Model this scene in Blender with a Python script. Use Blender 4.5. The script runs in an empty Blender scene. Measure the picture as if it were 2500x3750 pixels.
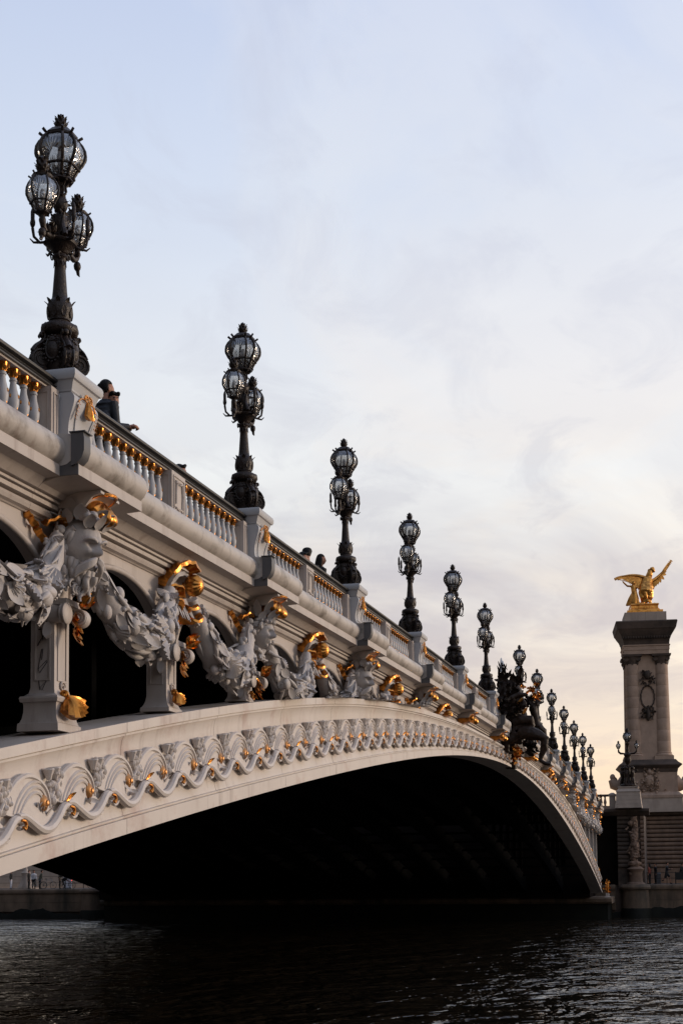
import bpy, math, random
import numpy as np
from mathutils import Vector, Matrix
R = math.radians
sc = bpy.context.scene
rnd = random.Random(7)

# ------------------------------------------------------------------ camera
CAM = dict(f=5140.13, yaw=0.24519, pitch=0.08136, roll=-0.01054, cy=2768.84, loc=(-56.03989, -7.22138, 4.04148))
def make_camera():
    cd = bpy.data.cameras.new("camera"); co = bpy.data.objects.new("camera", cd)
    sc.collection.objects.link(co); sc.camera = co
    yaw, pitch, roll = CAM['yaw'], CAM['pitch'], CAM['roll']
    fw = Vector((math.cos(yaw)*math.cos(pitch), math.sin(yaw)*math.cos(pitch), math.sin(pitch)))
    r = Vector((math.sin(yaw), -math.cos(yaw), 0)); u = r.cross(fw)
    r2 = math.cos(roll)*r + math.sin(roll)*u
    u2 = -math.sin(roll)*r + math.cos(roll)*u
    co.matrix_world = Matrix(((r2.x, u2.x, -fw.x, CAM['loc'][0]), (r2.y, u2.y, -fw.y, CAM['loc'][1]),
                              (r2.z, u2.z, -fw.z, CAM['loc'][2]), (0, 0, 0, 1)))
    cd.sensor_fit = 'HORIZONTAL'; cd.sensor_width = 36
    cd.lens = CAM['f']/2500*36
    cd.shift_y = (CAM['cy']-1875)/2500
    cd.clip_start = 0.1; cd.clip_end = 20000
make_camera()

# ------------------------------------------------------------------ sky and sun
SUN_AZ = R(-62)      # direction of the sun from +X, towards -Y (in front of the facade, to the right)
SUN_EL = R(7)
def ramp(nt, stops, fac, interp='LINEAR'):
    n = nt.nodes.new('ShaderNodeValToRGB'); n.color_ramp.interpolation = interp
    e = n.color_ramp.elements
    while len(e) > 1: e.remove(e[-1])
    for i, (p, c) in enumerate(stops):
        if i == 0: e[0].position = p; q = e[0]
        else: q = e.new(p)
        q.color = (*c, 1) if len(c) == 3 else c
    nt.links.new(fac, n.inputs[0]); return n
def srgb(r, g, b):
    f = lambda c: (c/255/12.92 if c/255 <= .04045 else ((c/255+.055)/1.055)**2.4)
    return (f(r), f(g), f(b))
def mth(nt, op, a, b=None, c=None):
    n = nt.nodes.new('ShaderNodeMath'); n.operation = op
    for i, v in enumerate((a, b, c)):
        if v is None: continue
        if isinstance(v, (int, float)): n.inputs[i].default_value = v
        else: nt.links.new(v, n.inputs[i])
    return n.outputs[0]
def mixc(nt, f, a, b, mode='MIX'):
    n = nt.nodes.new('ShaderNodeMix'); n.data_type = 'RGBA'; n.blend_type = mode
    for i, v in ((0, f), (6, a), (7, b)):
        if isinstance(v, (int, float)): n.inputs[i].default_value = v
        elif isinstance(v, tuple): n.inputs[i].default_value = (*v, 1)
        else: nt.links.new(v, n.inputs[i])
    return n.outputs[2]
def make_world():
    w = bpy.data.worlds.new("World"); sc.world = w; w.use_nodes = True
    nt = w.node_tree; nt.nodes.clear()
    tc = nt.nodes.new('ShaderNodeTexCoord')
    sep = nt.nodes.new('ShaderNodeSeparateXYZ'); nt.links.new(tc.outputs['Generated'], sep.inputs[0])
    x, y, z = sep.outputs
    el = mth(nt, 'MAXIMUM', z, 0.0)
    # clear evening air
    sky = nt.nodes.new('ShaderNodeTexSky'); sky.sky_type = 'NISHITA'; sky.sun_disc = False
    sky.sun_elevation = SUN_EL; sky.sun_rotation = R(90) - SUN_AZ
    sky.air_density = 1.0; sky.dust_density = 1.5; sky.ozone_density = 2.0
    ns = mixc(nt, 1.0, sky.outputs[0], (.11, .11, .11), 'MULTIPLY')
    # high veil of evening cloud: its colour goes from peach low down to periwinkle overhead
    veil = ramp(nt, [(0.0, srgb(252, 216, 178)), (.06, srgb(251, 226, 196)), (.11, srgb(248, 235, 214)), (.16, srgb(238, 234, 226)),
                     (.24, srgb(243, 245, 243)), (.33, srgb(236, 241, 246)), (.42, srgb(217, 227, 243)), (.54, srgb(199, 212, 238)), (1.0, srgb(168, 186, 226))], el).outputs[0]
    # clouds laid on a flat layer overhead
    zz = mth(nt, 'ADD', el, 0.10)
    px = mth(nt, 'DIVIDE', x, zz); py = mth(nt, 'DIVIDE', y, zz)
    cb = nt.nodes.new('ShaderNodeCombineXYZ'); nt.links.new(px, cb.inputs[0]); nt.links.new(py, cb.inputs[1])
    def cloud(scale, detail, rough, off, stretch, dist=0.6):
        mp = nt.nodes.new('ShaderNodeMapping'); mp.inputs['Scale'].default_value = stretch
        mp.inputs['Location'].default_value = (off, off*.7, 0); mp.inputs['Rotation'].default_value = (0, 0, R(-24))
        nt.links.new(cb.outputs[0], mp.inputs[0])
        n = nt.nodes.new('ShaderNodeTexNoise'); n.inputs['Scale'].default_value = scale; n.inputs['Detail'].default_value = detail
        n.inputs['Roughness'].default_value = rough; n.inputs['Distortion'].default_value = dist
        nt.links.new(mp.outputs[0], n.inputs[0]); return n.outputs[0]
    c1 = cloud(1.5, 8, .60, 3.1, (.8, 1.0, 1)); c2 = cloud(4.2, 7, .62, 9.3, (.7, 1.1, 1)); c3 = cloud(1.0, 6, .58, 1.7, (.8, 1.1, 1), .5)
    lit = ramp(nt, [(.46, (0, 0, 0)), (.60, (1, 1, 1))], c1).outputs[0]
    lit2 = ramp(nt, [(.50, (0, 0, 0)), (.64, (1, 1, 1))], c2).outputs[0]
    shade = ramp(nt, [(.40, (0, 0, 0)), (.56, (1, 1, 1))], c3).outputs[0]
    warm = ramp(nt, [(0, srgb(255, 230, 200)), (.2, srgb(252, 243, 228)), (.33, srgb(243, 240, 238)), (.45, srgb(224, 230, 240)), (.6, srgb(210, 218, 238))], el).outputs[0]
    grey = ramp(nt, [(0, srgb(224, 198, 180)), (.10, srgb(210, 200, 196)), (.16, srgb(192, 188, 195)), (.24, srgb(194, 196, 206)), (.35, srgb(208, 212, 224)), (.6, srgb(190, 200, 226))], el).outputs[0]
    a = mixc(nt, mth(nt, 'MULTIPLY', lit, .7), veil, warm)
    low = ramp(nt, [(.08, (.10,)*3), (.14, (.85,)*3), (.21, (1,)*3), (.255, (.45,)*3), (.33, (.26,)*3), (.6, (.22,)*3)], el).outputs[0]
    a = mixc(nt, mth(nt, 'MULTIPLY', mth(nt, 'MULTIPLY', shade, low), .9), a, grey)
    a = mixc(nt, mth(nt, 'MULTIPLY', lit2, .42), a, grey)
    # warmer and brighter toward the setting sun, all round the sky
    sd = Vector((math.cos(SUN_AZ), math.sin(SUN_AZ), 0))
    dt = mth(nt, 'ADD', mth(nt, 'MULTIPLY', x, sd.x), mth(nt, 'MULTIPLY', y, sd.y))
    g = ramp(nt, [(0.0, (0, 0, 0)), (.5, (.15,)*3), (1, (1, 1, 1))], mth(nt, 'MULTIPLY_ADD', dt, .5, .5)).outputs[0]
    lowg = ramp(nt, [(0, (1, 1, 1)), (.35, (.25,)*3), (.8, (0, 0, 0))], el).outputs[0]
    a = mixc(nt, mth(nt, 'MULTIPLY', mth(nt, 'MULTIPLY', g, lowg), .30), a, (1.25, .80, .50))
    a = mixc(nt, .90, ns, a)
    # the sky away from the sunset is dimmer
    dim = ramp(nt, [(0.0, (.20,)*3), (.28, (.34,)*3), (.38, (.74,)*3), (.50, (.97,)*3), (.75, (1.04,)*3), (1, (1.15,)*3)], mth(nt, 'MULTIPLY_ADD', dt, .5, .5)).outputs[0]
    a = mixc(nt, 1.0, a, dim, 'MULTIPLY')
    bg = nt.nodes.new('ShaderNodeBackground'); nt.links.new(a, bg.inputs[0]); bg.inputs[1].default_value = WORLD_STRENGTH
    out = nt.nodes.new('ShaderNodeOutputWorld'); nt.links.new(bg.outputs[0], out.inputs[0])
WORLD_STRENGTH = 1.11
make_world()
sl = bpy.data.lights.new("sun", 'SUN'); sl.energy = 1.75; sl.angle = R(14); sl.color = (1.0, .80, .62)
so = bpy.data.objects.new("sun", sl); sc.collection.objects.link(so)
_d = Vector((math.cos(SUN_AZ)*math.cos(SUN_EL), math.sin(SUN_AZ)*math.cos(SUN_EL), math.sin(SUN_EL)))
so.rotation_euler = _d.to_track_quat('Z', 'Y').to_euler(); so.location = (0, -60, 40)
sc.view_settings.view_transform = 'Standard'; sc.view_settings.look = 'None'
sc.view_settings.exposure = 0.0; sc.view_settings.gamma = 1; sc.view_settings.use_curve_mapping = False
sc.render.engine = 'CYCLES'
sc.cycles.max_bounces = 8; sc.cycles.transparent_max_bounces = 16

# ------------------------------------------------------------------ materials
M = {}
def mat(name, base, rough=.6, metal=0.0, var=.12, scale=3.0, bump=0.0, bscale=20.0, dirt=None, dirt_scale=1.2, dirt_lo=.55, dirt_hi=.75, streak=False, spec=.5, coords='Object', dirt_amt=.8, runs=0.0):
    m = bpy.data.materials.new(name); m.use_nodes = True; nt = m.node_tree
    b = nt.nodes['Principled BSDF']; tc = nt.nodes.new('ShaderNodeTexCoord')
    geo = nt.nodes.new('ShaderNodeNewGeometry')
    vec = geo.outputs['Position'] if coords == 'World' else tc.outputs['Object']
    n = nt.nodes.new('ShaderNodeTexNoise'); n.inputs['Scale'].default_value = scale; n.inputs['Detail'].default_value = 6
    n.inputs['Roughness'].default_value = .6; nt.links.new(vec, n.inputs[0])
    lo = tuple(c*(1-var) for c in base); hi = tuple(min(1, c*(1+var)) for c in base)
    col = ramp(nt, [(.3, lo), (.7, hi)], n.outputs[0]).outputs[0]
    if dirt is not None:
        mp = nt.nodes.new('ShaderNodeMapping'); nt.links.new(vec, mp.inputs[0])
        mp.inputs['Scale'].default_value = (1, 1, .22) if streak else (1, 1, 1)
        d = nt.nodes.new('ShaderNodeTexNoise'); d.inputs['Scale'].default_value = dirt_scale; d.inputs['Detail'].default_value = 8
        d.inputs['Roughness'].default_value = .65; nt.links.new(mp.outputs[0], d.inputs[0])
        f = ramp(nt, [(dirt_lo, (0, 0, 0)), (dirt_hi, (dirt_amt,)*3)], d.outputs[0]).outputs[0]
        col = mixc(nt, f, col, dirt)
    if runs:
        mp = nt.nodes.new('ShaderNodeMapping'); nt.links.new(vec, mp.inputs[0]); mp.inputs['Scale'].default_value = (5.5, 5.5, .45)
        d = nt.nodes.new('ShaderNodeTexNoise'); d.inputs['Scale'].default_value = 1.0; d.inputs['Detail'].default_value = 6; d.inputs['Roughness'].default_value = .6; nt.links.new(mp.outputs[0], d.inputs[0])
        d2 = nt.nodes.new('ShaderNodeTexNoise'); d2.inputs['Scale'].default_value = .6; d2.inputs['Detail'].default_value = 3; nt.links.new(vec, d2.inputs[0])
        f = mth(nt, 'MULTIPLY', ramp(nt, [(.54, (0, 0, 0)), (.70, (1, 1, 1))], d.outputs[0]).outputs[0], ramp(nt, [(.42, (0, 0, 0)), (.62, (1, 1, 1))], d2.outputs[0]).outputs[0])
        col = mixc(nt, mth(nt, 'MULTIPLY', f, runs), col, (.16, .10, .075))
    nt.links.new(col, b.inputs['Base Color'])
    b.inputs['Roughness'].default_value = rough; b.inputs['Metallic'].default_value = metal
    b.inputs['Specular IOR Level'].default_value = spec
    if bump:
        bn = nt.nodes.new('ShaderNodeTexNoise'); bn.inputs['Scale'].default_value = bscale; bn.inputs['Detail'].default_value = 5
        nt.links.new(vec, bn.inputs[0])
        bp = nt.nodes.new('ShaderNodeBump'); bp.inputs['Strength'].default_value = bump; bp.inputs['Distance'].default_value = .02
        nt.links.new(bn.outputs[0], bp.inputs['Height']); nt.links.new(bp.outputs[0], b.inputs['Normal'])
    M[name] = m; return m
PAINT = (.43, .38, .345)
mat('painted_iron', PAINT, .55, var=.05, scale=1.4, dirt=(.17, .13, .10), dirt_scale=1.6, dirt_lo=.52, dirt_hi=.76, streak=True, coords='World', bump=.06, bscale=30, dirt_amt=.65, runs=.40)
mat('painted_panel', (.54, .485, .44), .5, var=.05, scale=.9, dirt=(.33, .19, .15), dirt_scale=1.5, dirt_lo=.53, dirt_hi=.70, streak=False, coords='World', bump=.05, bscale=30, dirt_amt=.5, runs=.40)
mat('painted_sculpture', (.40, .37, .355), .6, var=.10, scale=5, dirt=(.30, .14, .12), dirt_scale=2.6, dirt_lo=.60, dirt_hi=.80, coords='World', bump=.25, bscale=26, dirt_amt=.6)
mat('relief_paint', (.53, .48, .445), .55, var=.06, scale=6, dirt=(.28, .15, .13), dirt_scale=1.6, dirt_lo=.58, dirt_hi=.78, coords='World', bump=.15, bscale=30, dirt_amt=.55)
mat('pipe_paint', (.43, .39, .355), .5, var=.08, scale=1.5, dirt=(.10, .08, .06), dirt_scale=2.2, dirt_lo=.50, dirt_hi=.68, streak=False, coords='World', bump=.08, bscale=24, dirt_amt=.75, runs=.5)
mat('cool_paint', (.38, .38, .39), .5, var=.05, scale=2, coords='World', dirt=(.2, .17, .15), dirt_scale=2, dirt_lo=.6, dirt_hi=.85, dirt_amt=.5)
mat('lead', (.07, .07, .075), .45, var=.15, scale=4, coords='World')
mat('bronze', (.022, .013, .009), .45, metal=.0, var=.35, scale=9, bump=.5, bscale=34, spec=.32)
mat('bronze_statue', (.024, .0135, .009), .52, spec=.22, metal=0, var=.3, scale=4, bump=.3, bscale=16)
mat('rail_paint', (.022, .020, .019), .42, var=.15, scale=3, coords='World', bump=.1, bscale=40)
mat('gilding', (.60, .25, .055), .30, metal=1.0, var=.2, scale=8, bump=.18, bscale=30, dirt=(.14, .05, .012), dirt_scale=6, dirt_lo=.48, dirt_hi=.68, dirt_amt=.65)
mat('gilding_bright', (.80, .39, .10), .36, metal=1.0, var=.2, scale=3, bump=.5, bscale=7, dirt=(.20, .075, .015), dirt_scale=1.8, dirt_lo=.44, dirt_hi=.64, dirt_amt=.75)
mat('shade_dark_iron', (.006, .006, .0065), .95, var=.3, scale=2, coords='World', spec=.02)  # bridge underside: near-black base with the shade below the deck put in
mat('shade_stone', (.012, .009, .008), .95, var=.3, scale=1, coords='World', spec=.05)  # stone behind the arch foot, its shade put into the near-black colour
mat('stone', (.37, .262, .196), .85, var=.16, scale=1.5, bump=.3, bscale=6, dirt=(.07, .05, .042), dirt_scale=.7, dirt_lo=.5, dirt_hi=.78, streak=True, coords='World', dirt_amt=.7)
mat('wall_stone', (.20, .130, .092), .85, var=.2, scale=1.5, bump=.3, bscale=6, dirt=(.05, .036, .028), dirt_scale=.8, dirt_lo=.45, dirt_hi=.72, streak=True, coords='World', dirt_amt=.7)
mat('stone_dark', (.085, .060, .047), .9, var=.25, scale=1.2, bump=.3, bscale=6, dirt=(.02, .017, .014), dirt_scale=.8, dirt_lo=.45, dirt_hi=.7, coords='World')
mat('stone_pale', (.37, .30, .25), .8, var=.12, scale=1.5, dirt=(.14, .11, .09), dirt_scale=.9, dirt_lo=.5, dirt_hi=.8, streak=True, coords='World', dirt_amt=.7)
mat('quay_stone', (.15, .102, .068), .85, var=.3, scale=.8, bump=.4, bscale=4, dirt=(.020, .019, .013), dirt_scale=.45, dirt_lo=.42, dirt_hi=.62, streak=True, coords='World')
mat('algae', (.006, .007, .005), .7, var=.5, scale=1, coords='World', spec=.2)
mat('asphalt', (.05, .05, .05), .9, var=.1)
mat('skin', (.36, .17, .11), .6, var=.08, scale=8)
mat('skin_pale', (.50, .27, .19), .6, var=.08, scale=8)
mat('hair', (.004, .003, .003), .6, var=.3, scale=30, bump=.4, bscale=60, spec=.2)
mat('navy_jacket', (.006, .008, .014), .6, var=.3, scale=6, bump=.4, bscale=30)
mat('black_coat', (.005, .005, .006), .8, var=.3, scale=6)
mat('white_cloth', (.62, .62, .66), .8, var=.06)
mat('olive_cloth', (.06, .06, .04), .8, var=.1)
mat('orange_cloth', (.42, .10, .03), .7, var=.1)
mat('rust_cloth', (.22, .05, .03), .7, var=.1)
mat('rubber', (.008, .008, .008), .8, var=.1)
mat('steel', (.25, .26, .27), .35, metal=.8, var=.1)
mat('frosted', (.75, .77, .80), .25, var=.05)
mat('graffiti', (.012, .012, .018), .7, var=.1)
mat('boss_gold', (.46, .22, .08), .42, metal=.75, var=.2, scale=14, dirt=(.22, .10, .04), dirt_scale=9, dirt_lo=.5, dirt_hi=.7, dirt_amt=.6)
def light_mat():
    m = bpy.data.materials.new('tail_light'); m.use_nodes = True
    b = m.node_tree.nodes['Principled BSDF']; b.inputs['Base Color'].default_value = (.6, .02, .01, 1)
    b.inputs['Emission Color'].default_value = (1, .05, .02, 1); b.inputs['Emission Strength'].default_value = 3
    M['tail_light'] = m
light_mat()
def glass_mat():
    m = bpy.data.materials.new('lantern_glass'); m.use_nodes = True; nt = m.node_tree; nt.nodes.clear()
    out = nt.nodes.new('ShaderNodeOutputMaterial')
    tc = nt.nodes.new('ShaderNodeTexCoord')
    tr = nt.nodes.new('ShaderNodeBsdfTransparent'); tr.inputs[0].default_value = (.80, .80, .79, 1)
    gl = nt.nodes.new('ShaderNodeBsdfGlossy'); gl.inputs['Color'].default_value = (.95, .95, .95, 1); gl.inputs['Roughness'].default_value = .10
    df = nt.nodes.new('ShaderNodeBsdfDiffuse'); df.inputs[0].default_value = (.10, .09, .085, 1)
    # pressed ribs fanning out of the foot of each pane
    uv = nt.nodes.new('ShaderNodeTexCoord'); sep = nt.nodes.new('ShaderNodeSeparateXYZ'); nt.links.new(uv.outputs['UV'], sep.inputs[0])
    u = mth(nt, 'SUBTRACT', sep.outputs[0], .5); v = mth(nt, 'SUBTRACT', sep.outputs[1], .42)
    ang = mth(nt, 'ARCTAN2', u, v); rad = mth(nt, 'POWER', mth(nt, 'ADD', mth(nt, 'MULTIPLY', u, u), mth(nt, 'MULTIPLY', v, v)), .5)
    rib = mth(nt, 'SINE', mth(nt, 'MULTIPLY', ang, 16.0))
    msk = ramp(nt, [(.06, (0, 0, 0)), (.12, (1, 1, 1)), (.36, (1, 1, 1)), (.46, (0, 0, 0))], rad).outputs[0]
    h = mth(nt, 'MULTIPLY', rib, msk)
    n = nt.nodes.new('ShaderNodeTexNoise'); n.inputs['Scale'].default_value = 9; n.inputs['Detail'].default_value = 3
    nt.links.new(tc.outputs['Object'], n.inputs[0])
    hh = mth(nt, 'ADD', mth(nt, 'MULTIPLY', h, .10), mth(nt, 'MULTIPLY', n.outputs[0], .6))
    bp = nt.nodes.new('ShaderNodeBump'); bp.inputs['Strength'].default_value = .9; bp.inputs['Distance'].default_value = .035
    nt.links.new(hh, bp.inputs['Height']); nt.links.new(bp.outputs[0], gl.inputs['Normal'])
    fr = nt.nodes.new('ShaderNodeFresnel'); fr.inputs[0].default_value = 1.6; nt.links.new(bp.outputs[0], fr.inputs['Normal'])
    fac = mth(nt, 'MULTIPLY_ADD', fr.outputs[0], 1.1, mth(nt, 'MULTIPLY_ADD', mth(nt, 'ABSOLUTE', h), .12, .16))
    m1 = nt.nodes.new('ShaderNodeMixShader'); nt.links.new(mth(nt, 'MINIMUM', fac, 1.0), m1.inputs[0]); nt.links.new(tr.outputs[0], m1.inputs[1]); nt.links.new(gl.outputs[0], m1.inputs[2])
    m2 = nt.nodes.new('ShaderNodeMixShader'); m2.inputs[0].default_value = .12; nt.links.new(m1.outputs[0], m2.inputs[1]); nt.links.new(df.outputs[0], m2.inputs[2])
    nt.links.new(m2.outputs[0], out.inputs[0]); M['lantern_glass'] = m
glass_mat()
WD = 1.15
def water_mat():
    m = bpy.data.materials.new('river_water'); m.use_nodes = True; nt = m.node_tree
    b = nt.nodes['Principled BSDF']; b.inputs['Base Color'].default_value = (.022, .016, .010, 1)
    b.inputs['Roughness'].default_value = .04; b.inputs['IOR'].default_value = 1.45; b.inputs['Specular IOR Level'].default_value = .5
    geo = nt.nodes.new('ShaderNodeNewGeometry')
    def nz(s, d, st):
        mp = nt.nodes.new('ShaderNodeMapping'); mp.inputs['Scale'].default_value = st; nt.links.new(geo.outputs['Position'], mp.inputs[0])
        n = nt.nodes.new('ShaderNodeTexNoise'); n.inputs['Scale'].default_value = s; n.inputs['Detail'].default_value = d; n.inputs['Distortion'].default_value = .5
        n.inputs['Roughness'].default_value = .55
        nt.links.new(mp.outputs[0], n.inputs[0]); return n.outputs[0]
    h = mth(nt, 'ADD', mth(nt, 'MULTIPLY', nz(1.0, 3, (.52, .62, 1)), .60), mth(nt, 'MULTIPLY', nz(1.0, 3, (.13, .12, 1)), 1.0))
    h = mth(nt, 'ADD', h, mth(nt, 'MULTIPLY', nz(1.0, 2, (1.5, 1.9, 1)), .11))
    bp = nt.nodes.new('ShaderNodeBump'); bp.inputs['Strength'].default_value = 1.0; bp.inputs['Distance'].default_value = WD
    nt.links.new(h, bp.inputs['Height']); nt.links.new(bp.outputs[0], b.inputs['Normal']); M['water'] = m
water_mat()

# ------------------------------------------------------------------ mesh helpers
def crv(pts, k=4):
    """Catmull-Rom smoothing of a polyline"""
    P = [Vector(p) for p in pts]; out = []
    for i in range(len(P)-1):
        a, b, c, d = P[max(0, i-1)], P[i], P[i+1], P[min(len(P)-1, i+2)]
        for j in range(k):
            t = j/k; out.append(.5*((2*b)+(c-a)*t+(2*a-5*b+4*c-d)*t*t+(3*b-a-3*c+d)*t*t*t))
    out.append(P[-1]); return out
class MB:
    def __init__(s): s.v = []; s.f = []; s.uv = None
    def add(s, vs, fs):
        o = len(s.v); s.v += [tuple(map(float, p)) for p in vs]; s.f += [tuple(i+o for i in f) for f in fs]; return s
    def merge(s, o, mtx=None):
        vs = o.v if mtx is None else [tuple(mtx @ Vector(p)) for p in o.v]
        return s.add(vs, o.f)
    def box(s, x0, x1, y0, y1, z0, z1):
        return s.add([(x0,y0,z0),(x1,y0,z0),(x1,y1,z0),(x0,y1,z0),(x0,y0,z1),(x1,y0,z1),(x1,y1,z1),(x0,y1,z1)],
                     [(0,3,2,1),(4,5,6,7),(0,1,5,4),(1,2,6,5),(2,3,7,6),(3,0,4,7)])
    def frustum(s, cx, cy, z0, z1, hx0, hy0, hx1, hy1):
        return s.add([(cx-hx0,cy-hy0,z0),(cx+hx0,cy-hy0,z0),(cx+hx0,cy+hy0,z0),(cx-hx0,cy+hy0,z0),
                      (cx-hx1,cy-hy1,z1),(cx+hx1,cy-hy1,z1),(cx+hx1,cy+hy1,z1),(cx-hx1,cy+hy1,z1)],
                     [(0,3,2,1),(4,5,6,7),(0,1,5,4),(1,2,6,5),(2,3,7,6),(3,0,4,7)])
    def stack(s, prof, cx=0, cy=0):
        """square-plan moulding: prof = [(z, hx, hy)...]"""
        n = len(prof); vs = []; fs = []
        for z, hx, hy in prof: vs += [(cx-hx,cy-hy,z),(cx+hx,cy-hy,z),(cx+hx,cy+hy,z),(cx-hx,cy+hy,z)]
        for i in range(n-1):
            a = 4*i; b = a+4
            for j in range(4): k = (j+1) % 4; fs.append((a+j, a+k, b+k, b+j))
        fs.append((3,2,1,0)); fs.append(tuple(4*(n-1)+j for j in range(4)))
        return s.add(vs, fs)
    def loft(s, rings, caps=True, closed=True):
        n = len(rings[0]); vs = [p for r in rings for p in r]; fs = []
        for i in range(len(rings)-1):
            for j in range(n if closed else n-1):
                k = (j+1) % n; fs.append((i*n+j, i*n+k, (i+1)*n+k, (i+1)*n+j))
        if caps: fs.append(tuple(range(n-1, -1, -1))); fs.append(tuple((len(rings)-1)*n+j for j in range(n)))
        return s.add(vs, fs)
    def lathe(s, prof, n=16, c=(0,0,0), axis='Z', caps=True, rmod=None, ph=0):
        rings = []
        for r, h in prof:
            ring = []
            for j in range(n):
                a = 2*math.pi*j/n+ph; rr = r*(rmod(a, h) if rmod else 1)
                p = (rr*math.cos(a), rr*math.sin(a), h)
                if axis == 'Y': p = (p[0], -p[2], p[1])
                if axis == 'YR': p = (p[0], p[2], p[1])
                if axis == 'X': p = (p[2], p[0], p[1])
                ring.append((p[0]+c[0], p[1]+c[1], p[2]+c[2]))
            rings.append(ring)
        return s.loft(rings, caps)
    def tube(s, pts, rad, n=8, caps=True, flat=1.0):
        P = [Vector(p) for p in pts]; rings = []
        if not hasattr(rad, '__len__'): rad = [rad]*len(P)
        up = None
        for i, p in enumerate(P):
            t = (P[min(i+1, len(P)-1)]-P[max(i-1, 0)])
            t = t.normalized() if t.length > 1e-9 else Vector((0, 0, 1))
            if up is None:
                up = Vector((0, 1, 0)) if abs(t.y) < .8 else Vector((1, 0, 0))
            side = t.cross(up); side = side.normalized() if side.length > 1e-6 else Vector((1, 0, 0))
            up = side.cross(t).normalized()
            rings.append([tuple(p + side*(rad[i]*math.cos(2*math.pi*j/n)) + up*(rad[i]*flat*math.sin(2*math.pi*j/n))) for j in range(n)])
        return s.loft(rings, caps)
    def ell(s, c, r, nu=10, nv=7, rot=None, fn=None):
        if not hasattr(r, '__len__'): r = (r, r, r)
        vs = []; fs = []; c = Vector(c)
        for i in range(1, nv):
            th = math.pi*i/nv
            for j in range(nu):
                ph = 2*math.pi*j/nu
                d = Vector((math.sin(th)*math.cos(ph), math.sin(th)*math.sin(ph), math.cos(th)))
                vs.append((d, i, j))
        top = Vector((0, 0, 1)); bot = Vector((0, 0, -1))
        def tr(d):
            k = fn(d) if fn else 1
            q = Vector((d.x*r[0]*k, d.y*r[1]*k, d.z*r[2]*k))
            if rot is not None: q = rot @ q
            return tuple(q+c)
        V = [tr(d) for d, i, j in vs]+[tr(top), tr(bot)]; T = len(V)-2; B = T+1
        for i in range(nv-2):
            for j in range(nu):
                k = (j+1) % nu; fs.append((i*nu+j, (i+1)*nu+j, (i+1)*nu+k, i*nu+k))
        for j in range(nu):
            k = (j+1) % nu; fs.append((T, j, k)); fs.append((B, (nv-2)*nu+k, (nv-2)*nu+j))
        return s.add(V, fs)
    def leaf(s, c, d, nrm, L, W, curl=.3, th=.25, n=6):
        """a thick curled leaf from c along d, its face along nrm"""
        d = Vector(d).normalized(); nrm = Vector(nrm); nrm = (nrm-d*nrm.dot(d)); nrm = nrm.normalized() if nrm.length > 1e-6 else d.orthogonal().normalized()
        sd = d.cross(nrm); c = Vector(c); rings = []
        for i in range(n+1):
            t = i/n; w = W*(math.sin(math.pi*min(1, t*.92+.06))**.7)*(1-.25*t)
            p = c + d*(L*t*(1-.25*curl*t)) + nrm*(curl*L*t*t)
            k = W*th*(1-.6*t)
            rings.append([tuple(p+sd*w+nrm*k*.9), tuple(p+nrm*k*.2), tuple(p-sd*w+nrm*k*.9), tuple(p-nrm*k)])
        return s.loft(rings)
    def fan(s, c, d, nrm, Rr, ribs=9, spread=1.25, cup=.3, th=.12):
        """scallop shell: hinge at c, opening along d, its ribbed back along nrm"""
        d = Vector(d).normalized(); nrm = Vector(nrm); nrm = (nrm-d*nrm.dot(d)).normalized(); sd = d.cross(nrm); c = Vector(c)
        m = ribs*2; rings = []; nt = 7; cup = min(cup, .32)
        for i in range(nt+1):
            t = i/nt; ring = []; dome = cup*Rr*(math.sin(math.pi*min(1, t*.80+.04))**.8)
            for j in range(m+1):
                q = (j/m-.5)*2; a = q*spread; ridge = (1 if j % 2 else -.4)*th*.17*Rr*t
                rr = Rr*t*(1-.10*q*q)*(1+(.03 if j % 2 else -.01)*(t > .8))
                lat = math.sqrt(max(0, 1-q*q*.85))
                ring.append(tuple(c+(d*math.cos(a)+sd*math.sin(a))*rr+nrm*(dome*lat+ridge+(.05*Rr if i == nt else 0))))
            for j in range(m, -1, -1):
                q = (j/m-.5)*2; a = q*spread; rr = Rr*t*(1-.10*q*q)*.98
                ring.append(tuple(c+(d*math.cos(a)+sd*math.sin(a))*rr-nrm*(.03*Rr)))
            rings.append(ring)
        return s.loft(rings)
    def spiral(s, c, plane, R0, turns, w, start=0, sgn=1, n=28, rad=None):
        """raised volute: a disc with a coiled rib. plane 'YZ','XZ'"""
        pts = []
        for i in range(n+1):
            t = i/n; a = start+sgn*2*math.pi*turns*t; r = R0*(1-t)**.8*.9+.01
            u, v = r*math.cos(a), r*math.sin(a)
            pts.append((c[0], c[1]+u, c[2]+v) if plane == 'YZ' else (c[0]+u, c[1], c[2]+v))
        return s.tube(pts, [w*(1-.5*i/n) for i in range(n+1)], 6)
    def sweepx(s, prof, xs, zf, caps=True):
        """closed profile [(y, dz)] carried along X, height following zf(x)"""
        return s.loft([[(x, y, zf(x)+dz) for y, dz in prof] for x in xs], caps)
    def extrude(s, poly, y0, y1, plane='XZ'):
        n = len(poly)
        if plane == 'XZ': vs = [(a, y0, b) for a, b in poly]+[(a, y1, b) for a, b in poly]
        elif plane == 'YZ': vs = [(y0, a, b) for a, b in poly]+[(y1, a, b) for a, b in poly]
        else: vs = [(a, b, y0) for a, b in poly]+[(a, b, y1) for a, b in poly]
        fs = [tuple(range(n)), tuple(range(2*n-1, n-1, -1))]
        for i in range(n): k = (i+1) % n; fs.append((i, i+n, k+n, k))
        return s.add(vs, fs)
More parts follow.
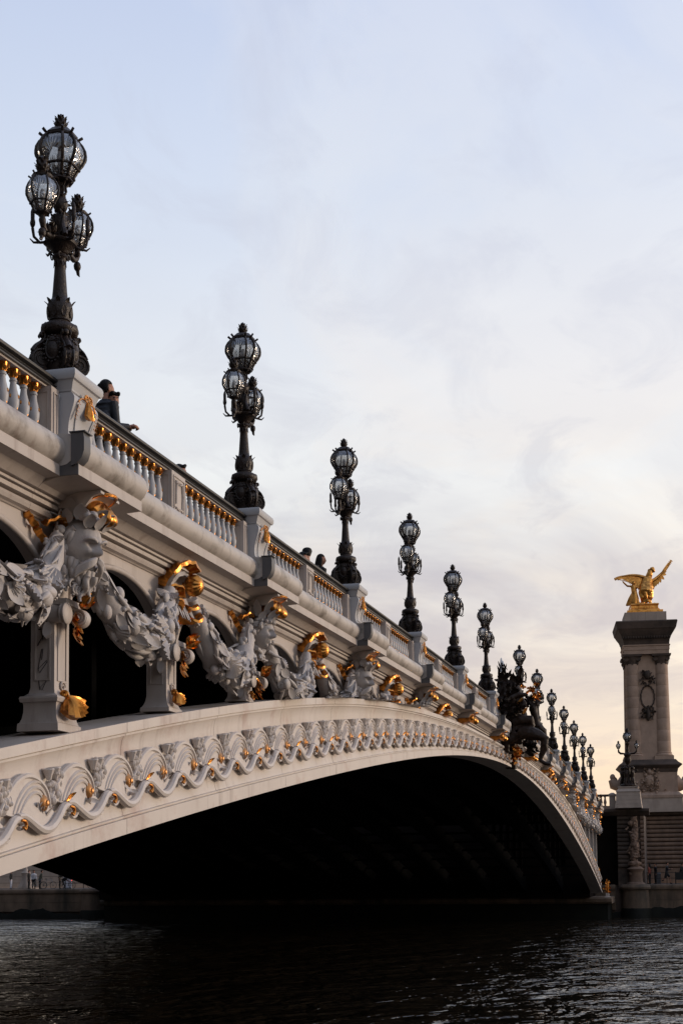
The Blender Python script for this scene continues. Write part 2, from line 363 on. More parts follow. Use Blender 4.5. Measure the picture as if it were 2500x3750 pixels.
    def mesh(s, name, material=None, smooth=True, angle=40):
        me = bpy.data.meshes.new(name); me.from_pydata(s.v, [], s.f); me.validate(verbose=False)
        if s.uv is not None and len(s.uv) == len(s.v):
            ul = me.uv_layers.new(name='UVMap'); vi = np.empty(len(me.loops), dtype=np.int32); me.loops.foreach_get('vertex_index', vi)
            ul.data.foreach_set('uv', np.array(s.uv, dtype=np.float32)[vi].ravel())
        if material: me.materials.append(M[material])
        fixn(me)
        if smooth:
            me.shade_smooth()
            try: me.set_sharp_from_angle(angle=R(angle))
            except Exception: pass
        return me
import bmesh
from mathutils import noise as NZ
def fixn(me):
    bm = bmesh.new(); bm.from_mesh(me); bmesh.ops.recalc_face_normals(bm, faces=bm.faces); bm.to_mesh(me); bm.free()
def link(o, parent=None):
    sc.collection.objects.link(o)
    if parent: o.parent = parent
    return o
def part(name, me, parent=None, loc=(0, 0, 0), rot=(0, 0, 0), scale=(1, 1, 1), label=None):
    o = bpy.data.objects.new(name, me); o.location = loc; o.rotation_euler = rot; o.scale = scale
    if label: o['label'] = label
    return link(o, parent)
def thing(name, label, cat, loc=(0, 0, 0), rot=(0, 0, 0), group=None, me=None, scale=(1, 1, 1)):
    o = bpy.data.objects.new(name, me); o.location = loc; o.rotation_euler = rot; o.scale = scale
    o['label'] = label; o['category'] = cat
    if group: o['group'] = group
    return link(o)
def structure(name, me, loc=(0, 0, 0), rot=(0, 0, 0)):
    o = bpy.data.objects.new(name, me); o.location = loc; o.rotation_euler = rot; o['kind'] = 'structure'; return link(o)
def copy_tree(o, parent=None):
    c = o.copy(); link(c)
    if parent: c.parent = parent
    for ch in o.children: copy_tree(ch, c)
    return c
def fuse(mb, voxel, material, name, smooth_iter=1, noise=0.0, nscale=8.0, angle=60):
    """melt overlapping pieces into one continuous skin"""
    me = mb.mesh(name+'_raw', None, False)
    o = bpy.data.objects.new('tmp', me); sc.collection.objects.link(o)
    md = o.modifiers.new('r', 'REMESH'); md.mode = 'VOXEL'; md.voxel_size = voxel
    if smooth_iter:
        s2 = o.modifiers.new('s', 'SMOOTH'); s2.factor = .5; s2.iterations = smooth_iter
    dg = bpy.context.evaluated_depsgraph_get(); ev = o.evaluated_get(dg)
    m2 = bpy.data.meshes.new_from_object(ev, depsgraph=dg); m2.name = name
    bpy.data.objects.remove(o); bpy.data.meshes.remove(me)
    if noise:
        n_ = len(m2.vertices); co = np.empty(n_*3); no = np.empty(n_*3); m2.vertices.foreach_get('co', co); m2.vertices.foreach_get('normal', no)
        co = co.reshape(-1, 3); no = no.reshape(-1, 3)
        dv = np.array([NZ.noise(Vector(p)*nscale)+.5*NZ.noise(Vector(p)*nscale*2.3) for p in co])
        m2.vertices.foreach_set('co', (co+no*dv[:, None]*noise).ravel()); m2.update()
    m2.materials.clear(); m2.materials.append(M[material]); m2.shade_smooth()
    return m2
def circ(cy, cz, r, n=10, a0=0, a1=360):
    return [(cy+r*math.cos(R(a0+(a1-a0)*i/n)), cz+r*math.sin(R(a0+(a1-a0)*i/n))) for i in range(n+(0 if a1-a0 == 360 else 1))]

# ------------------------------------------------------------------ bridge lines
S = 7.1667
def Zp(x): return 10.695-0.00275*abs(x)**1.44942      # top of the lamp pedestals
def table(xs, ys):
    return lambda x: float(np.interp(abs(x), xs, ys))
_sx = np.array([0, 5, 10, 14.9, 20.8, 26.9, 32.86, 38.98, 42.68, 48, 54, 60]); _sy = np.array([8.10, 7.99, 7.75, 7.37, 6.83, 6.22, 5.48, 4.60, 4.00, 3.13, 2.08, .9])
_tx = np.array([0, 5, 9.15, 13, 17, 22, 26.9, 30.8, 34.5, 38.1, 40.8, 42.8, 48, 54, 60]); _ty = np.array([8.74, 8.72, 8.66, 8.57, 8.42, 8.12, 7.74, 7.29, 6.76, 6.18, 5.68, 5.33, 4.38, 3.2, 2.0])
_ps = np.polyfit(_sx**2, _sy, 4); _pt = np.polyfit(_tx**2, _ty, 4)
def So(x): return float(np.polyval(_ps, x*x))
def To(x): return float(min(np.polyval(_pt, x*x), Zp(x)-1.93))
LAMPX = [s*(.71+n)*S for n in range(7) for s in (-1, 1)]; LAMPX.sort()
MIDX = [s*(1.21+n)*S for n in range(7) for s in (-1, 1)]; MIDX.sort()

# ------------------------------------------------------------------ the bridge: girders, cornice, parapet
bridge = thing('arch_bridge', 'low steel arch bridge over the river, pale grey paint with gilded ornament', 'bridge', (0, 0, 0))
def xs_of(a, b, step=.6):
    n = max(1, int(math.ceil((b-a)/step))); return [a+(b-a)*i/n for i in range(n+1)]
GIRD = [-53.9]+[-53.75+3.583*i for i in range(1, 30)]+[53.9]
for i in range(len(GIRD)-1):
    a, b = GIRD[i]+.006, GIRD[i+1]-.006
    mb = MB(); rings = []
    for x in xs_of(a, b, .45):
        s, t = So(x), To(x); k = min(1, (t-s)/1.4)
        rings.append([(x, .62, s), (x, -.25, s), (x, -.25, s+.195*k), (x, -.205, s+.197*k), (x, -.205, s+.21*k), (x, -.225, s+.213*k), (x, -.225, s+.228*k), (x, -.195, s+.238*k), (x, -.17, s+.34*k), (x, -.16, s+.5*k),
                      (x, -.16, t-.34*k), (x, -.175, t-.24*k), (x, -.20, t-.175*k), (x, -.225, t-.17*k), (x, -.225, t-.14*k), (x, -.205, t-.138*k), (x, -.205, t-.128*k), (x, -.25, t-.125*k), (x, -.25, t), (x, .62, t)])
    mb.loft(rings)
    part('arch_girder_section', mb.mesh('arch_girder_section', 'painted_panel', angle=25), bridge)
# inner ribs, cross bracing and the deck over them
for k in range(1, 15):
    y = 2.86*k; mb = MB()
    mb.loft([[(x, y-.16, So(x)+.02), (x, y-.16, So(x)+1.25), (x, y+.16, So(x)+1.25), (x, y+.16, So(x)+.02)] for x in xs_of(-53.7, 53.7, 2)])
    for x in MIDX+LAMPX:
        if abs(x) > 24 and k < 3: mb.box(x-.10, x+.10, y-.12, y+.12, So(x)+1.2, Zp(x)-1.96)
    part('arch_rib', mb.mesh('arch_rib', 'shade_dark_iron', smooth=False), bridge)
mb = MB()
for x in MIDX+LAMPX:
    mb.box(x-.06, x+.06, .65, 40, So(x)+.95, So(x)+1.1)
part('cross_bracing', mb.mesh('cross_bracing', 'shade_dark_iron', smooth=False), bridge)
part('deck_slab', MB().sweepx([(.16, -1.35), (.16, -1.95), (41.2, -1.95), (41.2, -1.35)], xs_of(-56, 60, 3), Zp).mesh('deck_slab', 'shade_dark_iron', smooth=False), bridge)
part('roadway', MB().sweepx([(.30, -1.0), (.30, -1.34), (40.6, -1.34), (40.6, -1.0)], xs_of(-56, 60, 3), Zp).mesh('roadway', 'asphalt', smooth=False), bridge)
mb = MB(); mb.sweepx([(40.62, -.35), (40.62, -1.9), (41.0, -1.9), (41.0, -.35)], xs_of(-56, 60, 3), Zp)
part('far_parapet', mb.mesh('far_parapet', 'painted_iron', smooth=False), bridge)

HW = .93
EDG = []; cur = -56.0
for L in LAMPX: EDG += [(cur, L-HW, 0), (L-HW, L+HW, 1)]; cur = L+HW
EDG.append((cur, 53.8, 0))
def cornice_prof(f):
    o = -.22 if f else 0
    return [(.16, -1.12), (.16, -1.97), (-.02, -1.97), (-.035, -1.955), (-.085, -1.94), (-.105, -1.90), (-.085, -1.86), (-.045, -1.845), (-.005, -1.843), (-.005, -1.830), (-.12, -1.826),
            (-.12, -1.775), (-.09, -1.773), (-.09, -1.762), (-.15, -1.758), (-.15, -1.728), (-.125, -1.726), (-.125, -1.716), (-.19, -1.71), (-.24, -1.66), (-.30+o*.5, -1.615), (-.43+o, -1.60), (-.46+o, -1.60), (-.46+o, -1.475), (-.44+o, -1.465), (-.44+o, -1.44), (-.33, -1.42), (-.22, -1.12)]
def pipe_prof(f):
    o = -.22 if f else 0
    return circ(-.35+o, -1.305, .185, 18)
for a, b, f in EDG:
    n = max(1, round((b-a)/2.4)) if not f else 1
    for i in range(n):
        x0, x1 = a+(b-a)*i/n+.003, a+(b-a)*(i+1)/n-.003
        part('cornice_section', MB().sweepx(cornice_prof(f), xs_of(x0, x1), Zp).mesh('cornice_section', 'painted_iron', angle=22), bridge)
        part('roll_moulding', MB().sweepx(pipe_prof(f), xs_of(x0, x1), Zp).mesh('roll_moulding', 'pipe_paint', angle=50), bridge)
    if f:   # lead-covered return where the moulding steps forward
        mb = MB(); mb.loft([[(x, y, Zp(x)+z) for y, z in circ(-.475, -1.305, .186, 16)] for x in (a-.02, a+.16)])
        part('roll_moulding', mb.mesh('roll_moulding', 'pipe_paint', angle=50), bridge)
        mb = MB(); xa = a-.045; xb = a+.13
        poly = [(-.61, -1.135), (-.755, -1.135), (-.768, -1.20), (-.768, -1.34), (-.74, -1.42), (-.68, -1.48), (-.61, -1.505)]
        mb.loft([[(x, y, Zp(x)+z) for y, z in poly] for x in (xa, xb)])
        mb.box(xa-.015, xb+.02, -.785, -.59, Zp(a)-1.13, Zp(a)-1.118)
        mb.loft([[(x, y, Zp(x)+z) for y, z in [(-.462, -1.45), (-.685, -1.45), (-.685, -1.602), (-.462, -1.602)]] for x in (xa+.03, a+.002)])
        part('lead_flashing', mb.mesh('lead_flashing', 'lead', angle=30), bridge)
        # bracket under the projecting length
        L = (a+b)/2; z = Zp(L)
        mb = MB(); prof = [(-.08, -1.625), (-.66, -1.625), (-.66, -1.655), (-.60, -1.67), (-.55, -1.69), (-.50, -1.75), (-.46, -1.80), (-.08, -1.80)]
        mb.loft([[(x, y, z+q) for y, q in prof] for x in (L-.27, L+.27)])
        part('cornice_bracket', mb.mesh('cornice_bracket', 'painted_iron', angle=25), bridge)

# spandrel wall with a round-headed opening in every bay
PILX = sorted(MIDX+LAMPX)
for i in range(len(PILX)-1):
    a, b = PILX[i], PILX[i+1]
    if b-a > 5: continue
    c = (a+b)/2; hw = (b-a)/2-.24
    if To(c) > Zp(c)-2.05: continue
    top = []; bot = []; N = 28
    rings = []
    def zl(u):
        if abs(u) >= 1: return -3.05
        return -2.14-.78*(1-math.sqrt(max(0, 1-u*u)))
    us = [-1-.24/hw, -1.0001]+[-math.cos(math.pi*j/N) for j in range(0, N+1)]+[1.0001, 1+.24/hw]
    for u in us:
        x = c+u*hw; z1 = Zp(x)-1.955; z0 = Zp(x)+zl(u)
        rings.append([(x, 0, z0), (x, 0, z1), (x, .15, z1), (x, .15, z0)])
    part('spandrel_wall', MB().loft(rings).mesh('spandrel_wall', 'painted_iron', angle=25), bridge)
    pts = [(c+(-math.cos(math.pi*j/N))*hw, -.012, Zp(c-math.cos(math.pi*j/N)*hw)+zl(-math.cos(math.pi*j/N))) for j in range(0, N+1)]
    part('arch_moulding', MB().tube(pts, .042, 8).mesh('arch_moulding', 'painted_iron', angle=60), bridge)

# pilasters standing on the arch
def pilaster_me(h):
    mb = MB(); w, d = .195, .15
    k = min(1, h/1.6)
    if h > 1.3: mb.stack([(0, w+.125, d+.11), (.09, w+.12, d+.105), (.10, w+.10, d+.09), (.15, w+.08, d+.07), (.22, w+.068, d+.058), (.30, w+.066, d+.056), (.335, w+.072, d+.062), (.345, w+.10, d+.085), (.385, w+.11, d+.095), (.41, w+.10, d+.085), (.42, w+.06, d+.05), (.45, w+.02, d+.015), (.52, w, d), (h, w, d)])
    else: mb.stack([(0, w+.115*k, d+.11*k), (.085*k, w+.11*k, d+.105*k), (.10*k, w+.09*k, d+.085*k), (.16*k, w+.05*k, d+.05*k), (.24*k, w+.02*k, d+.02*k), (.36*k, w, d), (h, w, d)])
    return mb
def frame_strips(mb, plane, off, a0, a1, z0, z1, t=.018, e=.012):
    segs = [(a0, a0+t, z0, z1), (a1-t, a1, z0, z1), (a0+t, a1-t, z0, z0+t), (a0+t, a1-t, z1-t, z1)]
    for p, q, r, s in segs:
        if plane == 'Y': mb.box(p, q, off-e, off+.004, r, s)
        else: mb.box(off-e, off+.004, p, q, r, s)
for x in PILX:
    zb, zt = To(x), Zp(x)-2.86; h = zt-zb
    if h > .30:
        me = pilaster_me(h); k = min(1, h/1.6)
        if h > .7:
            frame_strips(me, 'Y', -.15, -.12, .12, .62*k, h-.22)
            frame_strips(me, 'X', -.195, -.10, .10, .62*k, h-.22)
            me.spiral((0, -.165, .56*k), 'XZ', .06, 1.5, .016, 0)
        pl = part('pilaster', me.mesh('pilaster', 'painted_iron', angle=28), bridge, (x, .10, zb))
        sh = MB(); sh.fan((-.04, -.20, .45*k), (0.38, -.50, -1), (-.2, -1, .45), .34*k, 7, 1.10, .30, .6)
        sh.ell((-.03, -.21, .44*k), (.07*k, .05, .07*k), 10, 7); sh.spiral((-.08, -.23, .45*k), 'YZ', .05*k, 1.3, .016, 0); [sh.leaf((-.02, -.24, .34*k-.03*q), (.3*q-.3, -.4, -1), (-.1, -1, .3), .14*k, .04, .4, .3, 4) for q in range(3)]
        part('gilt_shell', sh.mesh('gilt_shell', 'gilding', angle=50), pl) if x < 10 else part('gilt_shell', sh.mesh('gilt_shell', 'gilding', angle=50), pl, scale=(.6, .7, .6), loc=(0, -.04, .06))
    if h > .12:
        vo = MB(); z = Zp(x)-3.05
        vo.lathe([(.0, -.06), (.105, -.06), (.112, -.03), (.112, .03), (.105, .06), (0, .06)], 20, (x+.12, -.235, z), 'X')
        vo.spiral((x+.055, -.235, z), 'YZ', .10, 2.2, .017, 1.0)
        vo.lathe([(.03, -.05), (.03, .0), (.0, .01)], 10, (x+.05, -.235, z), 'X')
        # bolster running back into the wall, and the abacus above
        vo.lathe([(0, -.05), (.10, -.05), (.128, -.03), (.128, -.01), (.108, 0), (.122, .015), (.122, .03), (.10, .045), (.095, .06), (.112, .12), (.118, .20), (.10, .28), (.11, .30), (.11, .33), (0, .34)], 18, (x-.17, -.17, z+.02), 'YR')
        vo.box(x-.20, x+.20, -.20, .2, z+.13, z+.20)
        vo.box(x-.17, x+.17, -.05, .12, z+.2, z+.95)
        for q in range(3): vo.leaf((x-.24+.06*q, .02, z-.08), (-.1, .1*q-.1, -1), (-1, -.2, 0), .25, .06, .5)
        part('volute', vo.mesh('volute', 'painted_iron', angle=40), bridge)
        g = MB(); gr = random.Random(int(x*10)+999)
        for q in range(14):
            g.leaf((x+gr.uniform(-.08, .16), -.27-gr.uniform(0, .05), z+.18+gr.uniform(-.08, .06)), (gr.uniform(-1, 1), -.8, gr.uniform(-.4, 1.2)), (0, -1, .6), gr.uniform(.10, .17), .035, .6, .3, 4)
        for q in range(10):
            g.leaf((x+gr.uniform(-.06, .06), -.18-gr.uniform(0, .05), z+.06-q*.030), (gr.uniform(-1.1, 1.1), -.3, -1), (0, -1, 0), gr.uniform(.10, .18), .055, .3, .4, 4)
        g.fan((x+.03, -.26, z+.13), (.4, -.5, .8), (0, -1, -.3), .17, 6, 1.1, .4, .2)
        part('gilt_shell_cluster', g.mesh('gilt_shell_cluster', 'gilding', angle=50), bridge)

# ---- wave frieze on the arch
def wave_me(seed=3):
    mb = MB()
    top = [(-.98, .03), (-.87, .12), (-.72, .21), (-.57, .272), (-.35, .30), (-.13, .255), (.055, .15), (.13, .04), (.15, -.05)]
    T3 = crv([(x, 0, z) for x, z in top], 3)
    lowp = [(.28, -.13), (.16, -.20), (.06, -.235), (-.05, -.245), (-.16, -.225), (-.30, -.17), (-.44, -.10), (-.56, -.065), (-.70, -.05), (-.86, -.01)]
    mb.extrude([(p.x, p.z) for p in T3]+lowp, .03, -.045)
    mb.tube([(p.x, -.045, p.z-.012) for p in T3], [.012+.014*math.sin(math.pi*i/(len(T3)-1)) for i in range(len(T3))], 6)
    for k in range(3):
        rr = .235-.055*k; pts = []
        for i in range(14):
            a = R(165-160*i/13); pts.append((-.20+rr*1.35*math.cos(a)-.20*(1-i/13)**2, -.048, .02+rr*.95*math.sin(a)-.10*(1-i/13)**2))
        mb.tube(pts, [.007+.010*math.sin(math.pi*i/13) for i in range(14)], 5)
    low = crv([(-.66, -.075, -.05), (-.56, -.075, -.055), (-.47, -.075, -.09), (-.35, -.075, -.15), (-.18, -.075, -.225), (-.02, -.075, -.245), (.12, -.075, -.22), (.27, -.075, -.15), (.40, -.07, -.085), (.50, -.07, -.075), (.58, -.07, -.115), (.56, -.07, -.165), (.50, -.07, -.16)], 2)
    mb.tube(low, [.018+.026*math.sin(math.pi*min(1, .08+i/(len(low)-1)*.9)) for i in range(len(low))], 8)
    gr = random.Random(seed)
    if seed != 3:   # small side shoots curling off the band
        mb.tube(crv([(-.36, -.06, -.15), (-.44, -.06, -.20), (-.53, -.06, -.20), (-.56, -.06, -.15), (-.52, -.06, -.13)], 2), .020, 6)
        mb.tube(crv([(.10, -.06, -.20), (.20, -.06, -.25), (.30, -.06, -.24), (.31, -.06, -.19)], 2), .018, 6)
    for i in range(5): mb.leaf((-.10+.04*i, -.03, -.02-.03*i), (gr.uniform(-1, .2), -.1, gr.uniform(-.3, .8)), (0, -1, 0), gr.uniform(.10, .17), .028, .3, .4, 5)
    for i in range(30):   # weed and coral carved between the crests
        t = gr.random(); x = .20+.24*t+gr.uniform(-.03, .03); z = .27-.30*gr.random()*(1-.3*t)
        r = gr.uniform(.018, .042)
        mb.ell((x, -.02-gr.uniform(0, .035), z), (r, r, r*gr.uniform(.7, 1.5)), 7, 5)
    for x in (.17, .33):
        mb.lathe([(.022, -.0), (.034, .04), (.058, .10), (.052, .11), (.03, .06)], 9, (x, -.045, .20), 'Z')
    return mb.mesh('wave_relief', 'relief_paint', angle=35)
def boss_me():
    return MB().lathe([(.078, -.04), (.078, .0), (.068, .014), (.036, .028), (.030, .03), (.028, .042), (.014, .048), (0, .05)], 20, (0, 0, 0), 'Y').mesh('boss', 'boss_gold', angle=35)
def curl_me():
    mb = MB(); mb.tube(crv([(.50, -.105, -.085), (.565, -.11, -.10), (.59, -.11, -.14), (.555, -.11, -.175), (.515, -.11, -.15)], 2), .013, 6)
    return mb.mesh('gilt_curl', 'gilding')
def gleaf_me():
    return MB().leaf((.42, -.10, -.02), (1, -.1, .55), (0, -1, 0), .15, .028, .3).mesh('gilt_leaf', 'gilding')
WVS = [wave_me(3), wave_me(8), wave_me(15)]; BS, CU, GL = boss_me(), curl_me(), gleaf_me()
x = -53.2
xb0 = -38.13
nn = int((xb0+53)/1.2)
for i in range(-nn, int((53-xb0)/1.2)+1):
    x = xb0+1.2*i
    if abs(x) < .5: continue
    d = To(x)-So(x); k = min(1, d/1.36)
    zc = So(x)+.47*d; sl = (To(x+.5)+So(x+.5)-To(x-.5)-So(x-.5))/2
    w = part('wave_relief', WVS[(i*7) % 3], bridge, (x, -.165, zc), (0, -math.atan(sl), 0), (1.04, 1.3, 1.2*k))
    part('boss', BS, w, (0, -.05, 0)); part('gilt_curl', CU, w)
    if i % 2: part('gilt_leaf', GL, w)

# ---- parapet
def baluster_parts():
    pr = [(.058, 0), (.058, .14), (.046, .15), (.040, .19), (.050, .225), (.065, .27), (.071, .325), (.067, .375), (.053, .43), (.041, .48), (.035, .53), (.036, .545), (.045, .55), (.045, .565), (.038, .57), (.038, .585), (0, .585)]
    b = MB().lathe(pr, 14).mesh('baluster', 'cool_paint', angle=50)
    c = MB(); c.lathe([(.038, .585), (.042, .60), (.048, .64), (.058, .675), (.06, .70), (0, .70)], 12)
    for q in range(8):
        a = q*math.pi/4; c.leaf((.035*math.cos(a), .035*math.sin(a), .59), (.25*math.cos(a), .25*math.sin(a), 1), (math.cos(a), math.sin(a), 0), .10, .022, .45, .3, 4)
    for a in (R(45), R(135), R(225), R(315)):
        c.lathe([(.02, -.012), (.024, 0), (.02, .012)], 8, (.062*math.cos(a), .062*math.sin(a), .655), 'Y')
    cm = c.mesh('gilt_capital', 'gilding', angle=45)
    g = MB(); g.leaf((0, -.066, .36), (0, .10, -1), (0, -1, .1), .14, .010, .0, .5, 5); g.ell((0, -.066, .37), (.013, .010, .026), 6, 5)
    g.leaf((-.066, 0, .36), (.10, 0, -1), (-1, 0, .1), .14, .010, .0, .5, 5); g.ell((-.066, 0, .37), (.010, .013, .026), 6, 5)
    return b, cm, g.mesh('gilt_drop', 'gilding')
BAL, CAP, DRP = baluster_parts()
def post_me(w, d, h, panel=True):
    mb = MB(); mb.box(-w/2, w/2, -d, d, 0, h)
    if panel:
        frame_strips(mb, 'Y', -d, -w/2+.05, w/2-.05, .06, h-.06, .014, .014)
        frame_strips(mb, 'X', -w/2, -d+.04, d-.04, .06, h-.06, .012, .010)
        if w > .3:
            frame_strips(mb, 'Y', -d, -w/2+.09, w/2-.09, .11, h-.11, .012, .012)
            mb.tube([(-.12, -d-.01, .16), (-.13, -d-.015, .3), (-.10, -d-.015, .5), (-.13, -d-.015, h-.16)], .012, 5)
            mb.tube([(.12, -d-.01, .12), (.14, -d-.015, .3), (.11, -d-.015, .48), (.13, -d-.015, h-.16)], .012, 5)
            mb.tube([(-.14, -d-.02, .10), (-.05, -d-.03, .075), (.02, -d-.025, .10), (.10, -d-.03, .07)], .014, 5)
            mb.tube([(-.11, -d-.02, h-.15), (-.04, -d-.02, h-.13), (.04, -d-.02, h-.16), (.11, -d-.02, h-.13)], .010, 5)
    return mb
RAILP = [(-.12, -.385), (-.12, -.37), (-.135, -.355), (-.10, -.335), (-.10, -.325), (-.15, -.31), (-.155, -.285), (-.13, -.26), (-.06, -.242), (.06, -.242), (.13, -.26), (.155, -.285), (.15, -.31), (.10, -.325), (.10, -.335), (.135, -.355), (.12, -.385)]
def parapet(a, b, ma, mb_, mid=None):
    """balustrade from X=a to X=b; ma/mb_: clearance of the pedestals at each end"""
    x0, x1 = a+ma, b-mb_
    part('handrail', MB().sweepx(RAILP, xs_of(x0, x1, .5), Zp).mesh('handrail', 'rail_paint', angle=30), bridge)
    part('parapet_plinth', MB().sweepx([(-.15, -1.14), (-.15, -1.03), (.15, -1.03), (.15, -1.14)], xs_of(x0-.02, x1+.02), Zp).mesh('parapet_plinth', 'cool_paint', smooth=False), bridge)
    part('rail_soffit', MB().sweepx([(-.085, -.41), (-.085, -.387), (.085, -.387), (.085, -.41)], xs_of(x0, x1), Zp).mesh('rail_soffit', 'painted_iron', smooth=False), bridge)
    posts = [x0+.10, x1-.10]; spans = []
    for p in posts: part('parapet_post', post_me(.20, .16, .62).mesh('parapet_post', 'painted_iron', smooth=False), bridge, (p, 0, Zp(p)-1.03))
    if mid is not None:
        part('parapet_panel', post_me(.54, .165, .62).mesh('parapet_panel', 'painted_iron', smooth=False), bridge, (mid, 0, Zp(mid)-1.03))
        spans = [(x0+.2, mid-.27), (mid+.27, x1-.2)]
    else: spans = [(x0+.2, x1-.2)]
    for p, q in spans:
        n = max(1, int(round((q-p)/.262)))
        for i in range(n):
            x = p+(q-p)*(i+.5)/n
            if x < -45.2: continue
            bo = part('baluster', BAL, bridge, (x, 0, Zp(x)-1.10)); part('gilt_capital', CAP, bo); part('gilt_drop', DRP, bo)
for i in range(len(LAMPX)-1):
    a, b = LAMPX[i], LAMPX[i+1]
    if b-a < 8: parapet(a, b, .345, .345, (a+b)/2)
parapet(-5.09, -1.6, .40, 0); parapet(1.6, 5.09, 0, .40); parapet(48.09, 53.6, .40, 0)
part('centre_block', MB().sweepx([(-.45, -1.15), (-.45, -.25), (.4, -.25), (.4, -1.15)], xs_of(-1.6, 1.6), Zp).mesh('centre_block', 'bronze_statue', smooth=False), bridge)

def pedestal_me():
    mb = MB(); W = .335
    side = crv([(0, .28, -1.14), (0, -.37, -1.14), (0, -.37, -1.07), (0, -.33, -1.03), (0, -.285, -.97), (0, -.275, -.88), (0, -.29, -.76), (0, -.32, -.66), (0, -.345, -.57), (0, -.35, -.50), (0, -.33, -.455), (0, -.31, -.44)], 3)
    side = [(p.y, p.z) for p in side]+[(.31, -.44), (.31, -1.0)]
    mb.loft([[(x, y, z) for y, z in side] for x in (-W, W)])
    mb.stack([(-.44, W-.03, .29), (-.42, W-.005, .315), (-.40, W-.005, .315), (-.39, W+.0, .32), (-.34, W+.015, .335), (-.30, W+.03, .35), (-.29, W+.055, .375), (-.255, W+.07, .39), (-.20, W+.07, .39), (-.17, W+.055, .375), (-.16, W+.03, .35)])
    for s in (-1, 1):
        mb.tube(crv([(s*.23, -.36, -.56), (s*.225, -.335, -.64), (s*.20, -.305, -.74), (s*.19, -.29, -.85), (s*.21, -.30, -.95)]), .010, 5)
    mb.tube([(-.21, -.30, -.95), (.21, -.30, -.95)], .010, 5)
    frame_strips(mb, 'X', -W, -.13, .14, -.92, -.52, .014, .012)
    mb.leaf((-W-.01, -.12, -.50), (-.1, .1, -1), (-1, 0, 0), .26, .045, .1); mb.spiral((-W-.012, -.12, -.50), 'YZ', .06, 1.5, .012)
    return mb.mesh('lamp_pedestal', 'cool_paint', angle=28)
def pedgold_me():
    g = MB(); g.fan((-.0, -.36, -.45), (.15, -.05, -1), (0, -1, -.1), .24, 7, .50, .2, .2)
    g.spiral((-.05, -.375, -.445), 'XZ', .045, 1.4, .014); g.spiral((.06, -.375, -.445), 'XZ', .045, 1.4, .014, 2, -1)
    for s in (-1, 1):
        for q in range(5): g.leaf((s*(.235+.006*q), -.365+.010*q, -.52-.045*q), (s*.3, -.1, -1), (0, -1, 0), .075, .016, .4, .3, 4)
        g.tube(crv([(s*.09, -.37, -.46), (s*.17, -.365, -.475), (s*.235, -.36, -.53)]), .010, 5)
    return g.mesh('gilt_shell_crest', 'gilding', angle=50)
PED, PEDG = pedestal_me(), pedgold_me()
for L in LAMPX:
    p = part('lamp_pedestal', PED, bridge, (L, 0, Zp(L))); part('gilt_shell_crest', PEDG, p)

# ------------------------------------------------------------------ carved masks, garlands and gilt ribbons on the facade
def sm(a, b, x):
    t = max(0, min(1, (x-a)/(b-a))); return t*t*(3-2*t)
def head(mb, c, r, old=True, nu=60, nv=48):
    """a face looking along -Y"""
    c = Vector(c)
    G = lambda x, z, x0, z0, sx, sz: math.exp(-((x-x0)/sx)**2-((z-z0)/sz)**2)
    def pt(th, ph):
        d = Vector((math.sin(th)*math.cos(ph), math.sin(th)*math.sin(ph), math.cos(th)))
        x, z = d.x, d.z; f = sm(.0, .45, -d.y); push = 0
        jaw = 1-.30*sm(-.05, -1.0, z)
        # nose: bridge, tip and wings
        prof = .10*sm(.42, .20, z)+.26*sm(.26, -.14, z); prof *= 1-sm(-.17, -.29, z)
        push += prof*math.exp(-(x/(.085+.07*sm(.25, -.15, z)))**2)
        push += .10*(G(x, z, .12, -.20, .055, .055)+G(x, z, -.12, -.20, .055, .055))
        bro = .17 if old else .08
        for s in (-1, 1):
            push += bro*G(x, z, s*.26, .26+.0*s, .22, .06)
            push -= .25*G(x, z, s*.27, .10, .16, .085); push += .15*G(x, z, s*.27, .085, .10, .042)-.05*G(x, z, s*.27, .085, .10, .012)
            push += (.10 if old else .055)*G(x, z, s*.42, -.14, .16, .14)-(.07 if old else .02)*G(x, z, s*.38, -.38, .12, .14)
            push -= .05*G(x, z, s*.17, -.33, .05, .10)*(1 if old else .4)
        push += .10*G(x, z, 0, -.395, .15, .035)+.10*G(x, z, 0, -.50, .12, .045)-.07*G(x, z, 0, -.445, .17, .018)-.05*G(x, z, 0, -.58, .16, .04)
        push += .17*G(x, z, 0, -.74, .20, .12)
        if old: push -= .05*G(x, z, 0, .38, .03, .10); push += .04*math.sin(z*60)*G(x, z, 0, .52, .3, .12)
        return (c.x+d.x*r[0]*jaw*(1-.06*sm(.1, .6, -d.y)*0), c.y+d.y*r[1]*(1-.1*sm(-.3, -1, z))-push*f*r[1], c.z+d.z*r[2])
    rings = []
    for i in range(nv):
        th = math.pi*(i+.5)/nv; ring = []
        for j in range(nu):
            # more vertices on the face side
            t = 2*math.pi*j/nu; ph = t-.45*math.sin(t-1.5*math.pi)*0-.35*math.cos(t)*1.0
            ring.append(pt(th, ph))
        rings.append(ring)
    mb.loft(rings)
def wavy(mb, rg, p0, p1, r0, r1, amp, n=9, waves=2.0, flat=1.0):
    p0, p1 = Vector(p0), Vector(p1); d = p1-p0; s = d.cross(Vector((0, 1, 0))); s = s.normalized() if s.length > 1e-5 else Vector((1, 0, 0))
    ph = rg.uniform(0, 6.3); pts = []; o = d.cross(s).normalized()
    for i in range(n):
        t = i/(n-1); pts.append(p0+d*t+s*(amp*math.sin(ph+waves*6.28*t)*t**.5)+o*(amp*.6*math.cos(ph+waves*6.28*t)))
    mb.tube(pts, [r0+(r1-r0)*(i/(n-1)) for i in range(n)], 6, flat=flat)
